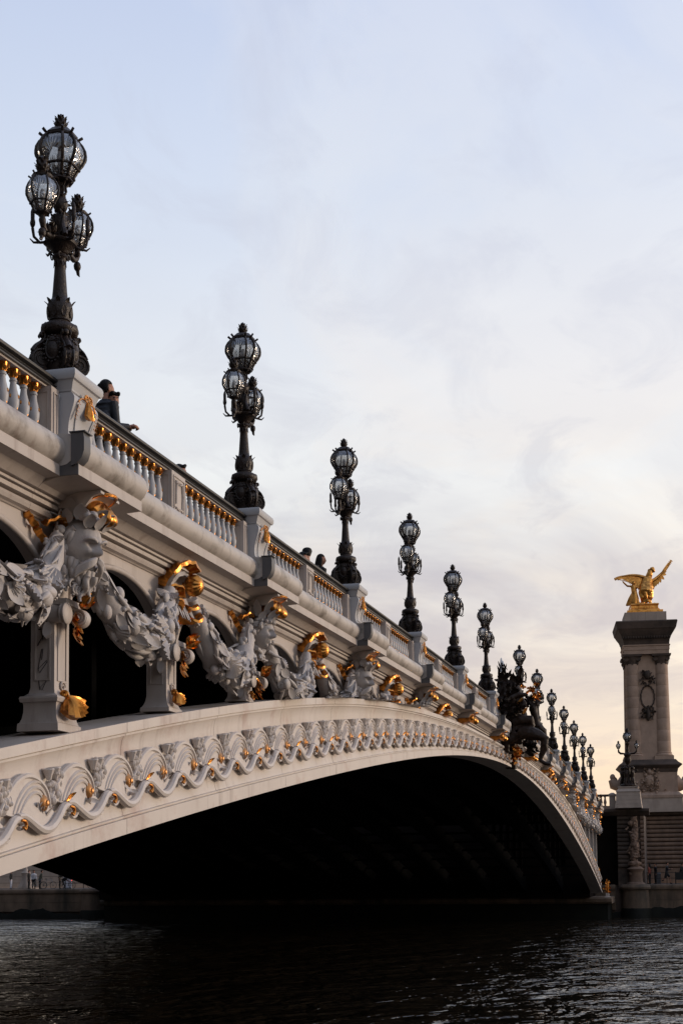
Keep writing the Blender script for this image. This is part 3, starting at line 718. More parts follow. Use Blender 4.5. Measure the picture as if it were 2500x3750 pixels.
def tilt(mb, ang, c=(0, 0, 0)):
    m = Matrix.Translation(c) @ Matrix.Rotation(ang, 4, 'X') @ Matrix.Translation([-q for q in c])
    mb.v = [tuple(m @ Vector(p)) for p in mb.v]; return mb
def wreath(mb, rg, z0, r, n, L, W):
    for i in range(n):
        a = R(-175+350*i/(n-1)) ; x = math.sin(a)*r[0]; y = -math.cos(a)*r[1]
        mb.leaf((x, y, z0+rg.uniform(-.03, .04)), (math.sin(a)*.30+rg.uniform(-.5, .5), -math.cos(a)*.45, rg.uniform(.5, 1.1)), (math.sin(a), -math.cos(a)-.2, -.4), L*rg.uniform(.7, 1.15), W, .25, .35, 6)
def male_mask():
    rg = random.Random(11); mb = MB()
    head(mb, (0, 0, .01), (.20, .25, .285), True)
    for row, (n, zz, L, rr) in enumerate(((12, -.10, .36, .042), (9, -.17, .33, .042), (6, -.21, .30, .040))):    # long wavy beard
        for i in range(n):
            a = R(-88+176*(i+.5*(row % 2))/(n-1)); x = math.sin(a)*(.175-.03*row); y = -math.cos(a)*(.20-.0*row)-.03*row; z = zz-.05*math.cos(a)
            wavy(mb, rg, (x, y, z), (x*1.10+rg.uniform(-.02, .02), y*.62-.03*row, z-L*.80*(.75+.35*math.cos(a))), rr, .014, .024, 12, 1.5)
    for i in range(7): mb.spiral((-.14+.045*i, -.17-.02*math.sin(i), -.40+.03*math.cos(i*2)), 'XZ', .045, 1.3, .016, i)
    for s in (-1, 1):
        for k in range(4): mb.tube(crv([(s*.012, -.282, -.080-.010*k), (s*.055, -.287, -.105-.013*k), (s*.105, -.262, -.145-.016*k), (s*.15, -.215, -.20-.022*k), (s*.165, -.20, -.25-.02*k)], 2), [.016, .021, .026, .028, .027, .023, .018, .013, .007], 7)
        mb.tube(crv([(s*.025, -.262, .072), (s*.075, -.262, .098), (s*.125, -.235, .092), (s*.155, -.20, .070)], 2), [.010, .014, .017, .017, .015, .012, .008], 7)
        for k in range(8):   # locks down the sides
            z = .16-.045*k; wavy(mb, rg, (s*.165, -.09+.012*k, z), (s*.225, .01+rg.uniform(-.03, .05), z-.20), .036, .018, .028, 10, 1.1)
    wreath(mb, rg, .215, (.185, .19), 13, .17, .07)
    wreath(mb, rg, .26, (.14, .15), 10, .20, .08)
    for i in range(16): mb.ell((rg.uniform(-.14, .14), -.16+rg.uniform(-.06, .1), .24+rg.uniform(0, .09)), (.045, .05, .04), 8, 6)
    return tilt(mb, R(15))
def female_mask():
    rg = random.Random(5); mb = MB()
    head(mb, (0, 0, 0), (.170, .215, .265), False)
    for s in (-1, 1):
        for k in range(12):
            z = .205-.016*k; wavy(mb, rg, (s*(.02+.012*k), -.205+.012*k, z), (s*.205, -.02+rg.uniform(-.02, .05), z-.10), .028, .020, .016, 10, 1.2)
        for k in range(7): wavy(mb, rg, (s*.172, .03, .02-.03*k), (s*.155, .03, -.27-.02*k), .036, .018, .026, 10, 1.4)
        mb.lathe([(.02, -.01), (.055, 0), (.06, .02), (.035, .035), (.02, .02), (.0, .03)], 12, (s*.172, -.10, .09), 'Y')
    for k in range(8): wavy(mb, rg, (-.13+.03*k, -.06, -.25), (.14-.03*k, -.11, -.40), .036, .018, .028, 10, 1)
    mb.tube([(0, .05, -.15), (0, .02, -.30)], [.10, .13], 14)
    wreath(mb, rg, .19, (.165, .18), 11, .20, .06); wreath(mb, rg, .24, (.12, .14), 9, .26, .07)
    for i in range(9):
        a = R(-80+20*i); mb.ell((math.sin(a)*.18, -math.cos(a)*.2, .17), (.028, .028, .028), 8, 6)
    return tilt(mb, R(10))
def scaled(mb, k):
    mb.v = [(x*k[0], y*k[1], z*k[2]) for x, y, z in mb.v]; return mb
def turned(mb, a):
    m = Matrix.Rotation(a, 4, 'Z'); mb.v = [tuple(m @ Vector(p)) for p in mb.v]; return mb
MASKS = [turned(scaled(male_mask(), (1.26, 1.26, 1.20)), R(-16)).mesh('mask', 'painted_sculpture', angle=75), turned(scaled(female_mask(), (1.18, 1.18, 1.12)), R(-10)).mesh('mask', 'painted_sculpture', angle=75)]

def garland(seed, Lx=3.0, dense=1.0):
    rg = random.Random(seed); mb = MB(); hl = Lx/2
    ctr = lambda u: Vector((u*hl, -.19-.10*(1-u*u), .90*u*u*(.75+.25*u*u)-.90))   # u -1..1, z relative to the hanging points
    rad = lambda u: .105+.15*(1-abs(u)**2.4)
    pts = [ctr(-1+2*i/26) for i in range(27)]
    mb.tube(pts, [rad(-1+2*i/26)*.86*(1+.10*math.sin(i*2.3+seed)) for i in range(27)], 12)
    def frame(u):
        t = (ctr(min(1, u+.03))-ctr(max(-1, u-.03))).normalized(); a = t.cross(Vector((0, 1, 0))).normalized(); return t, a, a.cross(t)
    for i in range(int(185*dense)):
        u = rg.uniform(-.98, .98); t, a, b = frame(u); th = rg.uniform(-math.pi, math.pi)
        nrm = a*math.cos(th)+b*math.sin(th)
        if nrm.y > .35: continue
        p = ctr(u)+nrm*rad(u)*.86; k = rg.random(); sgn = -1 if u < 0 else 1; e = .55+.45*(1-abs(u)**3)
        flow = (t*sgn*-1*rg.uniform(.6, 1.2)+a*rg.uniform(-.7, .7)+b*rg.uniform(-.7, .7)); flow = (flow-nrm*flow.dot(nrm)).normalized()
        if k < .46: mb.leaf(p-nrm*.01, flow+nrm*.20, nrm, e*rg.uniform(.20, .38), e*rg.uniform(.06, .11), rg.uniform(-.15, .22), .42, 6)
        elif k < .56: mb.fan(p-nrm*.02, flow+nrm*.12, nrm, e*rg.uniform(.18, .32), 8, 1.0, .3, .5)
        elif k < .63:
            for q in range(4): mb.ell(p+nrm*.015+a*rg.uniform(-.06, .06)*e+t*rg.uniform(-.06, .06)*e, e*rg.uniform(.035, .06), 9, 7)
        elif k < .74:   # long trailing weed, rope or fish body following the swag
            du = rg.uniform(.12, .26)*(1 if u < 0 else -1); th2 = rg.uniform(-.5, .5); r0 = e*rg.uniform(.030, .055); st = []
            for s_ in range(9):
                uu = u+du*s_/8; t_, a_, b_ = frame(uu); tt = th+th2*s_/8; st.append(ctr(uu)+(a_*math.cos(tt)+b_*math.sin(tt))*rad(uu)*.97)
            mb.tube(st, [r0*math.sin(math.pi*(.12+.83*s_/8)) for s_ in range(9)], 8)
        elif k < .84:   # whorled shell or blossom
            r = e*rg.uniform(.05, .08)
            for q in range(6):
                an = q*1.05; mb.leaf(p, a*math.cos(an)+t*math.sin(an)+nrm*.35, nrm, r*1.4, r*.5, .5, .35, 4)
            mb.ell(p+nrm*.03, r*.4, 8, 6)
        elif k < .93: mb.ell(p, (e*rg.uniform(.09, .16), e*rg.uniform(.06, .09), e*rg.uniform(.08, .13)), 12, 9)
        else:
            q = p; pts2 = [q+nrm*.02]
            for s_ in range(6): q = q+flow*.05+a*rg.uniform(-.03, .03); pts2.append(q+nrm*.03)
            mb.tube(pts2, [.036, .034, .031, .026, .02, .015, .008], 7)
    return mb
GSEED = (2, 9, 21, 34)
GMESH = [garland(s, 3.0, .9).mesh('garland', 'painted_sculpture', angle=60) for s in GSEED[:3]]
GFUSED = [garland(s, 2.72, 1.1).mesh('garland', 'painted_sculpture', angle=72) for s in GSEED]
def clamped(me, X, Z, name):
    """the same carving where the arch rises and cuts it off from below"""
    m = me.copy(); m.name = name
    co = np.empty(len(m.vertices)*3); m.vertices.foreach_get('co', co); co = co.reshape(-1, 3)
    xs = co[:, 0]+X; t = np.array([To(v) for v in xs])-Z
    co[:, 2] = np.where(co[:, 2] < t+.01, t+.01-.02*np.clip(t-co[:, 2], 0, .5), co[:, 2]); m.vertices.foreach_set('co', co.ravel()); m.update(); return m
gi = 0
for i in range(len(PILX)-1):
    a, b = PILX[i], PILX[i+1]
    if b-a > 5: continue
    c = (a+b)/2; z = Zp(c)-2.17; me = GFUSED[gi % 4] if c < -20 else GMESH[gi % 3]; gi += 1
    if To(c) > z+.03: continue
    ang = -math.atan((Zp(b)-Zp(a))/(b-a))
    if To(c) > z-1.05 or To(a if abs(a) < abs(b) else b) > z-.6: me = clamped(me, c, z, 'garland')
    part('garland', me, bridge, (c, 0, z), (0, ang, 0))

def ribbon(mb, pts, w, th=.02, tw=0):
    """a flat band following pts, its width along Y-ish"""
    P = crv(pts, 5); rings = []
    for i, p in enumerate(P):
        t = (P[min(i+1, len(P)-1)]-P[max(0, i-1)]).normalized(); wv = Vector((math.sin(tw*i), -math.cos(tw*i), .15)); wv = (wv-t*wv.dot(t)).normalized(); n = t.cross(wv)
        k = w*(1+.10*math.sin(i*.9)); p = p+n*(.010*math.sin(i*1.3))
        rings.append([tuple(p+wv*k+n*th), tuple(p+n*th*.2), tuple(p-wv*k+n*th), tuple(p-wv*k-n*th), tuple(p-n*th*1.4), tuple(p+wv*k-n*th)])
    mb.loft(rings)
def gold_bracket():
    g = MB(); prof = crv([(0, -.02, -1.81), (0, -.36, -1.81), (0, -.42, -1.76), (0, -.48, -1.72), (0, -.53, -1.75), (0, -.52, -1.83), (0, -.46, -1.90), (0, -.36, -1.95), (0, -.22, -1.98), (0, -.02, -1.98)], 2)
    for x0, x1, k in ((-.20, -.075, 1), (-.065, .065, 1.02), (.075, .20, 1)):
        g.loft([[(x, p.y*k, p.z) for p in prof] for x in (x0, x1)])
    # domed scallop curling out of the front
    rot = Matrix.Rotation(R(38), 3, 'X')
    g.ell((0, -.50, -1.80), (.235, .24, .12), 56, 14, rot, fn=lambda d: (1+.055*math.cos(14*math.atan2(d.x, -d.y)))*(1.08 if d.y < -.6 else 1))
    for s_ in (-1, 1): g.tube(crv([(s_*.20, -.36, -1.84), (s_*.225, -.48, -1.72), (s_*.20, -.60, -1.66), (s_*.10, -.69, -1.64), (0, -.72, -1.635)]), .022, 6)
    return g.mesh('gilt_cartouche', 'gilding', angle=50)
def bows():
    out = []
    for pts, w in (([(-.22, -.12, -2.16), (-.25, -.18, -2.04), (-.33, -.21, -1.97), (-.44, -.20, -1.965), (-.54, -.14, -2.01), (-.58, -.08, -2.06)], .048),
                   ([(-.50, -.07, -2.22), (-.57, -.12, -2.275), (-.66, -.13, -2.25), (-.70, -.09, -2.18), (-.72, -.06, -2.12), (-.78, -.08, -2.10), (-.82, -.10, -2.12), (-.86, -.06, -2.05), (-.92, -.04, -2.0)], .042),
                   ([(.36, -.08, -2.12), (.42, -.13, -2.09), (.48, -.12, -2.16), (.49, -.08, -2.24)], .035)):
        g = MB(); ribbon(g, pts, w, .014); out.append(g.mesh('gilt_ribbon', 'gilding', angle=50))
    return out
def drape():
    g = MB(); rg = random.Random(4)
    for k in range(6): g.leaf((-.30+.015*k, -.12, -2.10+.02*k), (-1, -.1, rg.uniform(-.2, .8)), (0, -1, .3), rg.uniform(.22, .32), .05, .35, .3, 6)
    for k in range(9):
        q = rg.uniform(-.16, .02); g.tube(crv([(-.36+.3*q, -.16, -2.08), (-.40+q*.8, -.22, -2.28), (-.45+q, -.20, -2.50), (-.50+q*1.3, -.17, -2.68)]), [.03+.035*i/12 for i in range(13)], 7)
    g.ell((-.36, -.2, -2.08), .06, 10, 7); g.spiral((-.12, -.12, -1.98), 'YZ', .07, 1.4, .02)
    return g.mesh('carved_drapery', 'painted_sculpture', angle=40)
def loop_knot():
    g = MB()
    ribbon(g, [(-.36, -.04, -2.10), (-.34, -.10, -1.98), (-.26, -.18, -1.86), (-.14, -.25, -1.76), (0, -.30, -1.73), (.10, -.34, -1.76), (.15, -.36, -1.84)], .085, .026)
    ribbon(g, [(-.33, -.12, -2.12), (-.26, -.22, -2.10), (-.17, -.27, -2.14), (-.13, -.26, -2.24)], .05, .016)
    ribbon(g, [(-.36, -.10, -2.30), (-.26, -.20, -2.28), (-.15, -.26, -2.33), (-.10, -.2, -2.42)], .05, .016)
    g.lathe([(.02, -.14), (.09, -.12), (.14, -.06), (.155, 0), (.14, .07), (.085, .12), (.05, .14), (.055, .165), (.02, .19), (0, .19)], 64, (.10, -.36, -2.03), 'YR', rmod=lambda a, h: 1+.06*math.cos(a*16))
    ribbon(g, [(.12, -.02, -2.30), (.17, -.26, -2.36), (.30, -.32, -2.33), (.38, -.26, -2.28)], .06, .02)
    ribbon(g, [(.22, -.02, -2.47), (.28, -.3, -2.52), (.42, -.34, -2.46), (.5, -.26, -2.38)], .055, .02)
    g.tube([(-.06, -.1, -2.28), (0, -.16, -2.38), (-.05, -.17, -2.50), (-.12, -.12, -2.44), (-.06, -.16, -2.56), (-.03, -.12, -2.66)], [.03, .04, .035, .03, .04, .02], 7)
    return g.mesh('gilt_loop', 'gilding', angle=50)
def knot_grey():
    g = MB(); rg = random.Random(8)
    for k in range(7): g.leaf((-.30+.02*k, -.10, -2.16+.015*k), (-1, -.1, .1+.13*k), (0, -1, .3), .36-.02*k, .042, .5, .3, 6)
    for k in range(7): g.leaf((-.15+.06*k, -.14, -2.15), (rg.uniform(-.3, .3), -.3, -1), (0, -1, 0), .45, .07, .1, .35, 6)
    ribbon(g, [(-.28, -.03, -2.2), (-.22, -.1, -2.0), (-.1, -.16, -1.9), (.04, -.18, -1.9), (.12, -.2, -2.0), (.15, -.2, -2.2)], .09, .03)
    return g.mesh('carved_knot', 'painted_sculpture', angle=40)
GB, BOW, DRA, LOOP, KNOT = gold_bracket(), bows(), drape(), loop_knot(), knot_grey()
for i, L in enumerate(LAMPX):
    z = Zp(L); dT = To(L)-z
    gb = part('gilt_cartouche', GB, bridge, (L, 0, z))
    if dT < -2.12:
        me = MASKS[1 if abs(round(abs(L)/S-.71)) % 2 == 0 else 0]
        if dT > -2.8: me = clamped(me, L, z-2.27, 'mask')
        part('mask', me, bridge, (L-.06, -.26, z-2.22), label='carved face of a bearded man' if me is MASKS[0] else None)
    if dT < -2.15:
        part('carved_drapery', clamped(DRA, L, z, 'carved_drapery') if dT > -2.8 else DRA, bridge, (L, 0, z))
        for bw in BOW: part('gilt_ribbon', clamped(bw, L, z, 'gilt_ribbon') if dT > -2.3 else bw, bridge, (L, 0, z))
for L in MIDX:
    z = Zp(L); dT = To(L)-z
    if dT > -1.97: continue
    part('gilt_loop', clamped(LOOP, L, z, 'gilt_loop') if dT > -2.7 else LOOP, bridge, (L, 0, z))
    if dT < -2.1: part('carved_knot', clamped(KNOT, L, z, 'carved_knot') if dT > -2.7 else KNOT, bridge, (L, 0, z))
# scrawled marks on the shaded side of the first pilaster
def graffiti():
    X = min(PILX, key=lambda q: abs(q+40.9)); zb = To(X); xf = X-.195-.006
    def P(u, v): return (xf, .10-.075+.15*u, v)   # u 0 left(far)..1, v height
    st = []
    def line(*uv): st.append([P(1-u, v) for u, v in uv])
    line((.15, 6.89), (.95, 6.90), (.2, 6.73), (.1, 6.70)); line((.3, 6.93), (.55, 6.76))
    line((.55, 6.66), (.45, 6.53)); line((.45, 6.66), (.15, 6.42), (.85, 6.52), (.9, 6.50), (.3, 6.38), (.15, 6.42))
    line((.2, 6.30), (.35, 6.14)); line((.3, 6.12), (.85, 6.28), (.3, 6.20), (.85, 6.15)); line((.45, 6.05), (.85, 6.07)); line((.5, 6.02), (.85, 6.03))
    mb = MB()
    for s in st: mb.tube(s, .006, 5, flat=.5)
    part('graffiti', mb.mesh('graffiti', 'graffiti'), bridge)
graffiti()

# ------------------------------------------------------------------ candelabra
def glass_me(prof, rib, bulge, name='glass'):
    """panes between the ribs, each with its own UV square"""
    mb = MB(); mb.uv = []
    for k in range(len(rib)):
        a0, a1 = rib[k], rib[(k+1) % len(rib)]
        if a1 <= a0: a1 += 2*math.pi
        n = 6; rings = []; w = (a1-a0)
        for i, (r, z) in enumerate(prof):
            ring = []
            for j in range(n+1):
                t = j/n; a = a0+w*t; chord = math.cos(w/2)/math.cos(w*(t-.5))
                rr = r*(chord+(1-chord)*bulge)
                ring.append((rr*math.cos(a), rr*math.sin(a), z)); mb.uv.append((t, (z-prof[0][1])/(prof[-1][1]-prof[0][1])))
            rings.append(ring)
        mb.loft(rings, caps=False, closed=False)
    return mb.mesh(name, 'lantern_glass', angle=60)
def finial_mb(z, s):
    mb = MB()
    mb.lathe([(.30, -.02), (.34, .03), (.28, .08), (.24, .12), (.30, .2), (.36, .34), (.37, .48), (.31, .62), (.24, .74), (.20, .80), (.22, .85), (.14, .93), (.07, 1.02), (0, 1.05)], 14, rmod=lambda a, h: 1+.05*math.cos(8*a))
    for r in range(3):
        for k in range(8):
            a = k*math.pi/4+r*.39; q = (.31, .33, .24)[r]
            mb.leaf((q*math.cos(a), q*math.sin(a), .20+.22*r), (math.cos(a)*.12, math.sin(a)*.12, 1), (math.cos(a), math.sin(a), 0), .26, .10, .55, .25, 4)
    mb.v = [(x*s, y*s, z0*s+z) for x, y, z0 in mb.v]; return mb
def lantern(parent, R0, z0, z1, cap, fin, x=0, ribs8=True, big=True):
    H = z1-z0
    prof = [(.42, 0), (.50, .05), (.60, .16), (.66, .22), (.70, .27), (.86, .38), (.96, .50), (1.0, .62), (.97, .74), (.86, .86), (.70, .96), (.64, 1.0)]
    pr = [(r*R0, z0+h*H) for r, h in prof]
    step = []
    if ribs8:
        a = 0
        for k in range(4): step += [a+R(30), a+R(60)]; a += math.pi/2
        step = [s+R(0) for s in step]
    else: step = [R(45)+k*math.pi/3 for k in range(6)]
    step = [s % (2*math.pi) for s in step]; step.sort()
    f = MB()
    for a in step:
        f.tube([(r*1.01*math.cos(a), r*1.01*math.sin(a), z) for r, z in pr], R0*.066, 6)
        r, z = pr[6]; f.tube([((r+R0*.04)*math.cos(a), (r+R0*.04)*math.sin(a), z-.01*R0/.3), ((r+R0*.075)*math.cos(a), (r+R0*.075)*math.sin(a), z+.03*R0/.3), ((r+R0*.05)*math.cos(a), (r+R0*.05)*math.sin(a), z+.11*R0/.3)], R0*.04, 5)
        r, z = pr[-1]; f.tube([((r)*math.cos(a), (r)*math.sin(a), z-.01), ((r+R0*.12)*math.cos(a), (r+R0*.12)*math.sin(a), z+.01*R0/.3), ((r+R0*.24)*math.cos(a), (r+R0*.24)*math.sin(a), z+.035*R0/.3)], [R0*.045, R0*.06, R0*.06], 6)
        r, z = pr[4]; f.ell(((r+.01)*math.cos(a), (r+.01)*math.sin(a), z), R0*.085, 7, 5)
        r, z = pr[1]; f.ell(((r+.01)*math.cos(a), (r+.01)*math.sin(a), z-.01), R0*.08, 7, 5)
    def ring(i, t):
        r, z = pr[i]; n = len(step)*5; pts = []
        for k in range(len(step)):
            a0, a1 = step[k], step[(k+1) % len(step)]
            if a1 <= a0: a1 += 2*math.pi
            for j in range(5):
                q = j/5; a = a0+(a1-a0)*q; ch = math.cos((a1-a0)/2)/math.cos((a1-a0)*(q-.5)); rr = r*1.01*(ch+(1-ch)*.35); pts.append((rr*math.cos(a), rr*math.sin(a), z))
        pts.append(pts[0]); f.tube(pts, t, 6)
    ring(4, R0*.062); ring(0, R0*.06); ring(-1, R0*.07)
    f.lathe([(R0*.66, z1), (R0*.70, z1+.02), (R0*.66, z1+cap*.35), (R0*.52, z1+cap*.8), (R0*.46, z1+cap), (0, z1+cap*1.02)], 8, ph=R(22))
    f.lathe([(0, z0-R0*.28), (R0*.14, z0-R0*.28), (R0*.16, z0-R0*.16), (R0*.34, z0-R0*.06), (R0*.46, z0), (0, z0+.01)], 12)
    fr = part('lantern', f.mesh('lantern', 'bronze', angle=45), parent, (x, 0, 0))
    part('glass', glass_me([(r*.985, z) for r, z in pr], step, .35), fr)
    part('finial', finial_mb(z1+cap, fin).mesh('finial', 'bronze', angle=45), fr)
    bulb = MB().lathe([(0, z0+.05*H), (R0*.06, z0+.05*H), (R0*.06, z0+.25*H), (R0*.16, z0+.45*H), (R0*.17, z0+.58*H), (R0*.08, z0+.68*H), (0, z0+.70*H)], 10)
    part('bulb', bulb.mesh('bulb', 'frosted'), fr)
    return fr
def leaf_ring(mb, z, r, n, L, W, lean=.5, curl=.8, ph=0, dn=1):
    for k in range(n):
        a = 2*math.pi*k/n+ph; mb.leaf((r*math.cos(a), r*math.sin(a), z), (math.cos(a)*lean, math.sin(a)*lean, dn), (math.cos(a), math.sin(a), 0), L, W, curl, .3, 5)
def candelabrum(loc):
    t = thing('candelabrum', 'x', 'lamp post', loc)
    b = MB()   # foot with four scrolls and oval shields
    b.lathe([(.20, 0), (.21, .03), (.17, .06), (.16, .10)], 16)
    b.lathe([(.15, .06), (.185, .14), (.20, .26), (.19, .38), (.165, .46), (.14, .50), (.0, .51)], 24, rmod=lambda a, h: 1+.06*math.cos(4*a))
    for k in range(4):
        a = R(45)+k*math.pi/2; ca, sa = math.cos(a), math.sin(a)
        def q(r, z, s=0): return (r*ca-s*sa, r*sa+s*ca, z)
        for s in (-.052, .052):
            pts = []
            for i in range(30):
                u = i/29; an = R(-120)+R(720)*u; rr = .125*(1-u)**.8+.006; pts.append(q(.245+rr*math.cos(an), .20+rr*math.sin(an), s))
            b.tube(pts, [.021*(1-.55*i/29) for i in range(30)], 6)
            b.tube(crv([q(.345, .275, s), q(.30, .345, s), q(.235, .40, s), q(.205, .46, s), q(.215, .505, s), q(.24, .51, s), q(.25, .485, s), q(.235, .47, s)]), .013, 6)
        disc = MB().lathe([(0, -.050), (.104, -.050), (.118, -.035), (.118, .035), (.104, .050), (0, .050)], 20, (0, 0, 0), 'Y')
        b.merge(disc, Matrix.Translation(Vector(q(.245, .20))) @ Matrix.Rotation(a, 4, 'Z'))
        b.tube(crv([q(.335, .28), q(.29, .345), q(.225, .40), q(.195, .46), q(.20, .50)]), [.045, .044, .043, .042, .041, .040, .039, .038, .037, .036, .035, .034, .033, .032, .031, .03, .03], 8)
        b.ell(q(.225, .495), (.042, .042, .042), 10, 7)
        b.tube([q(.27, .09), q(.30, .05), q(.33, .02), q(.29, 0.0)], [.045, .04, .045, .04], 7)
        for i in range(5): b.leaf(q(.30+.012*i, .09-.012*i), (ca*.5, sa*.5, -1), (ca, sa, .2), .07, .03, .5)
        for i in range(6): an = R(-60+30*i); b.ell(q(.245+.126*math.cos(an), .20+.126*math.sin(an)), .014, 6, 5)
        a2 = k*math.pi/2; c2, s2 = math.cos(a2), math.sin(a2)
        sh = MB().lathe([(0, -.02), (.085, -.02), (.095, .0), (.085, .018), (.07, .012), (.05, .032), (0, .045)], 18, (0, 0, 0), 'X')
        sh.v = [(x, y, z*1.45) for x, y, z in sh.v]
        b.merge(sh, Matrix.Translation((.205*c2, .205*s2, .30)) @ Matrix.Rotation(a2, 4, 'Z'))
        for i in range(16):
            an = 2*math.pi*i/16; b.ell((.215*c2-.112*math.cos(an)*s2, .215*s2+.112*math.cos(an)*c2, .30+.155*math.sin(an)), .017, 6, 5)
        b.fan((.19*c2, .19*s2, .47), (c2*.3, s2*.3, -1), (c2, s2, 0), .09, 5, .8, .3, .2)
    part('foot', b.mesh('foot', 'bronze', angle=45), t)
    s = MB()
    s.lathe([(.13, .49), (.19, .51), (.225, .54), (.235, .58), (.225, .62), (.18, .645), (.125, .66), (.12, .68), (.135, .69), (.13, .70), (.148, .74), (.160, .80), (.158, .86), (.14, .91), (.115, .94), (.10, .955),
             (.092, .99), (.086, 1.05), (.079, 1.15), (.070, 1.27), (.065, 1.38), (.075, 1.39), (.07, 1.40), (.082, 1.43), (.098, 1.45), (.09, 1.475), (.08, 1.49), (.0, 1.495)], 24,
            rmod=lambda a, h: 1+(.035*math.cos(12*a) if .96 < h < 1.39 else (.03*math.cos(16*a) if .52 < h < .64 else (.025*math.cos(8*a) if .7 < h < .93 else 0))))
    leaf_ring(s, .72, .146, 8, .12, .040, .10, .05); leaf_ring(s, .865, .138, 8, .085, .034, .12, .55, .3); leaf_ring(s, 1.42, .068, 8, .09, .020, .05, .1, .2, -1)
    leaf_ring(s, .555, .222, 12, .075, .040, .02, -.2)
    for k in range(4): a = k*math.pi/2+.4; s.spiral((.1*math.cos(a), .1*math.sin(a), 1.45), 'XZ', .04, 1.2, .012)
    part('shaft', s.mesh('shaft', 'bronze', angle=50), t)
    h = MB()
    h.lathe([(.08, 1.49), (.10, 1.51), (.115, 1.54), (.16, 1.575), (.185, 1.60), (.205, 1.605), (.215, 1.63), (.20, 1.645), (.10, 1.66), (0, 1.66)], 8, ph=R(22))
    h.lathe([(.085, 1.65), (.06, 1.70), (.075, 1.78), (.095, 1.86), (.085, 1.94), (.05, 1.99), (.075, 2.03), (.10, 2.09), (.085, 2.15), (.05, 2.18), (.065, 2.20), (.045, 2.23), (.035, 2.30), (.0, 2.34)], 14, rmod=lambda a, hh: 1+.10*math.cos(5*a+hh*22))
    rg = random.Random(12)
    for i in range(40):
        a = rg.uniform(0, 6.28); z = rg.uniform(1.64, 2.15); r = .07+rg.uniform(-.01, .03)
        h.leaf((r*math.cos(a), r*math.sin(a), z), (math.cos(a+1)*.6, math.sin(a+1)*.6, rg.uniform(-.6, 1)), (math.cos(a), math.sin(a), 0), rg.uniform(.06, .12), .026, .8, .3, 4)
    for k in range(4):   # four small dolphins coiled on the platform
        a = R(45)+k*math.pi/2; c, s_ = math.cos(a), math.sin(a)
        h.tube([(.17*c, .17*s_, 1.67), (.14*c, .14*s_, 1.73), (.09*c, .09*s_, 1.80), (.085*c, .085*s_, 1.90), (.12*c, .12*s_, 1.96)], [.035, .045, .035, .022, .012], 7)
        leafp = (.125*c, .125*s_, 1.96); h.leaf(leafp, (c, s_, .6), (0, 0, 1), .07, .03, .5)
    # open crown that carries the big lantern
    for k in range(8):
        a = k*math.pi/4+.2; c, s_ = math.cos(a), math.sin(a)
        h.tube([(.04*c, .04*s_, 2.20), (.075*c, .075*s_, 2.25), (.065*c, .065*s_, 2.31), (.12*c, .12*s_, 2.37)], [.013, .014, .012, .014], 6)
        h.ell((.13*c, .13*s_, 2.365), .02, 6, 5)
    h.lathe([(.14, 2.36), (.165, 2.37), (.16, 2.39), (0, 2.395)], 8, ph=R(22))
    part('bracket_cluster', h.mesh('bracket_cluster', 'bronze', angle=50), t)
    for sx in (-1, 1):
        m = MB()
        m.tube([(sx*.08, 0, 1.70), (sx*.17, 0, 1.655), (sx*.28, 0, 1.60), (sx*.39, 0, 1.585), (sx*.47, 0, 1.63), (sx*.50, 0, 1.70), (sx*.50, 0, 1.76)], [.035, .042, .036, .034, .036, .045, .03], 9)
        for i in range(18):
            u = rg.uniform(.15, .5); m.leaf((sx*u, rg.uniform(-.03, .03), 1.62+rg.uniform(-.04, .05)), (sx*rg.uniform(-.5, 1), rg.uniform(-.8, .8), rg.uniform(-1, .8)), (0, 0, 1), rg.uniform(.07, .13), .026, .6, .3, 4)
        m.ell((sx*.50, 0, 1.55), (.05, .05, .06), 8, 6); m.tube([(sx*.5, 0, 1.54), (sx*.53, 0, 1.46), (sx*.57, 0, 1.45)], [.03, .02, .006], 6)
        part('lantern_arm', m.mesh('lantern_arm', 'bronze', angle=50), t)
        lantern(t, .195, 1.78, 2.19, .045, .21, sx*.50, ribs8=False, big=False)
    for sx in (-1, 1):
        for sy in (-1, 1):
            m = MB(); d = Vector((sx*.20, sy*.27, 0)); P = lambda u, z: (d.x*u, d.y*u, z)
            m.tube([P(.25, 1.70), P(.5, 1.62), P(.75, 1.60), P(.97, 1.66), P(1.02, 1.76)], [.022, .02, .018, .018, .02], 7)
            m.lathe([(0, 0), (.02, 0), (.026, .03), (.027, .17), (.018, .20), (.006, .22), (0, .25)], 8, P(1.02, 1.78))
            for q in range(4):
                an = q*1.57; m.leaf(P(1.02, 1.76), (math.cos(an), math.sin(an), .5), (0, 0, 1), .09, .018, .8, .3, 4)
            m.tube([P(.8, 1.60), P(.98, 1.59), P(1.12, 1.63)], [.018, .014, .006], 5)
            part('bulrush_arm', m.mesh('bulrush_arm', 'bronze', angle=50), t)
    lantern(t, .305, 2.40, 2.90, .085, .205, 0)
    return t
lab = {-5: 'tallest bronze candelabrum, nearest the camera, beside two people leaning on the parapet',
       -4: 'second bronze candelabrum from the left, alone on its pedestal',
       -3: 'third bronze candelabrum from the left, beside the person in a black cap',
       -2: 'fourth bronze candelabrum from the left, between the capped person and the bridge centre',
       -1: 'fifth bronze candelabrum from the left, second one before the river nymph group',
       0: 'bronze candelabrum right before the river nymph group, on its near side',
       10: 'bronze candelabrum rising out of the foliage of the nymph group, lower half hidden',
       11: 'bronze candelabrum right behind the raised golden blossoms of the nymph group',
       12: 'bronze candelabrum standing free next after the nymph group, on the far slope',
       13: 'second free standing bronze candelabrum past the nymph group',
       14: 'middle one of the free standing bronze candelabra past the nymph group',
       15: 'last but one bronze candelabrum on the far slope of the bridge',
       16: 'last bronze candelabrum of the bridge, its foot beside the far golden group'}
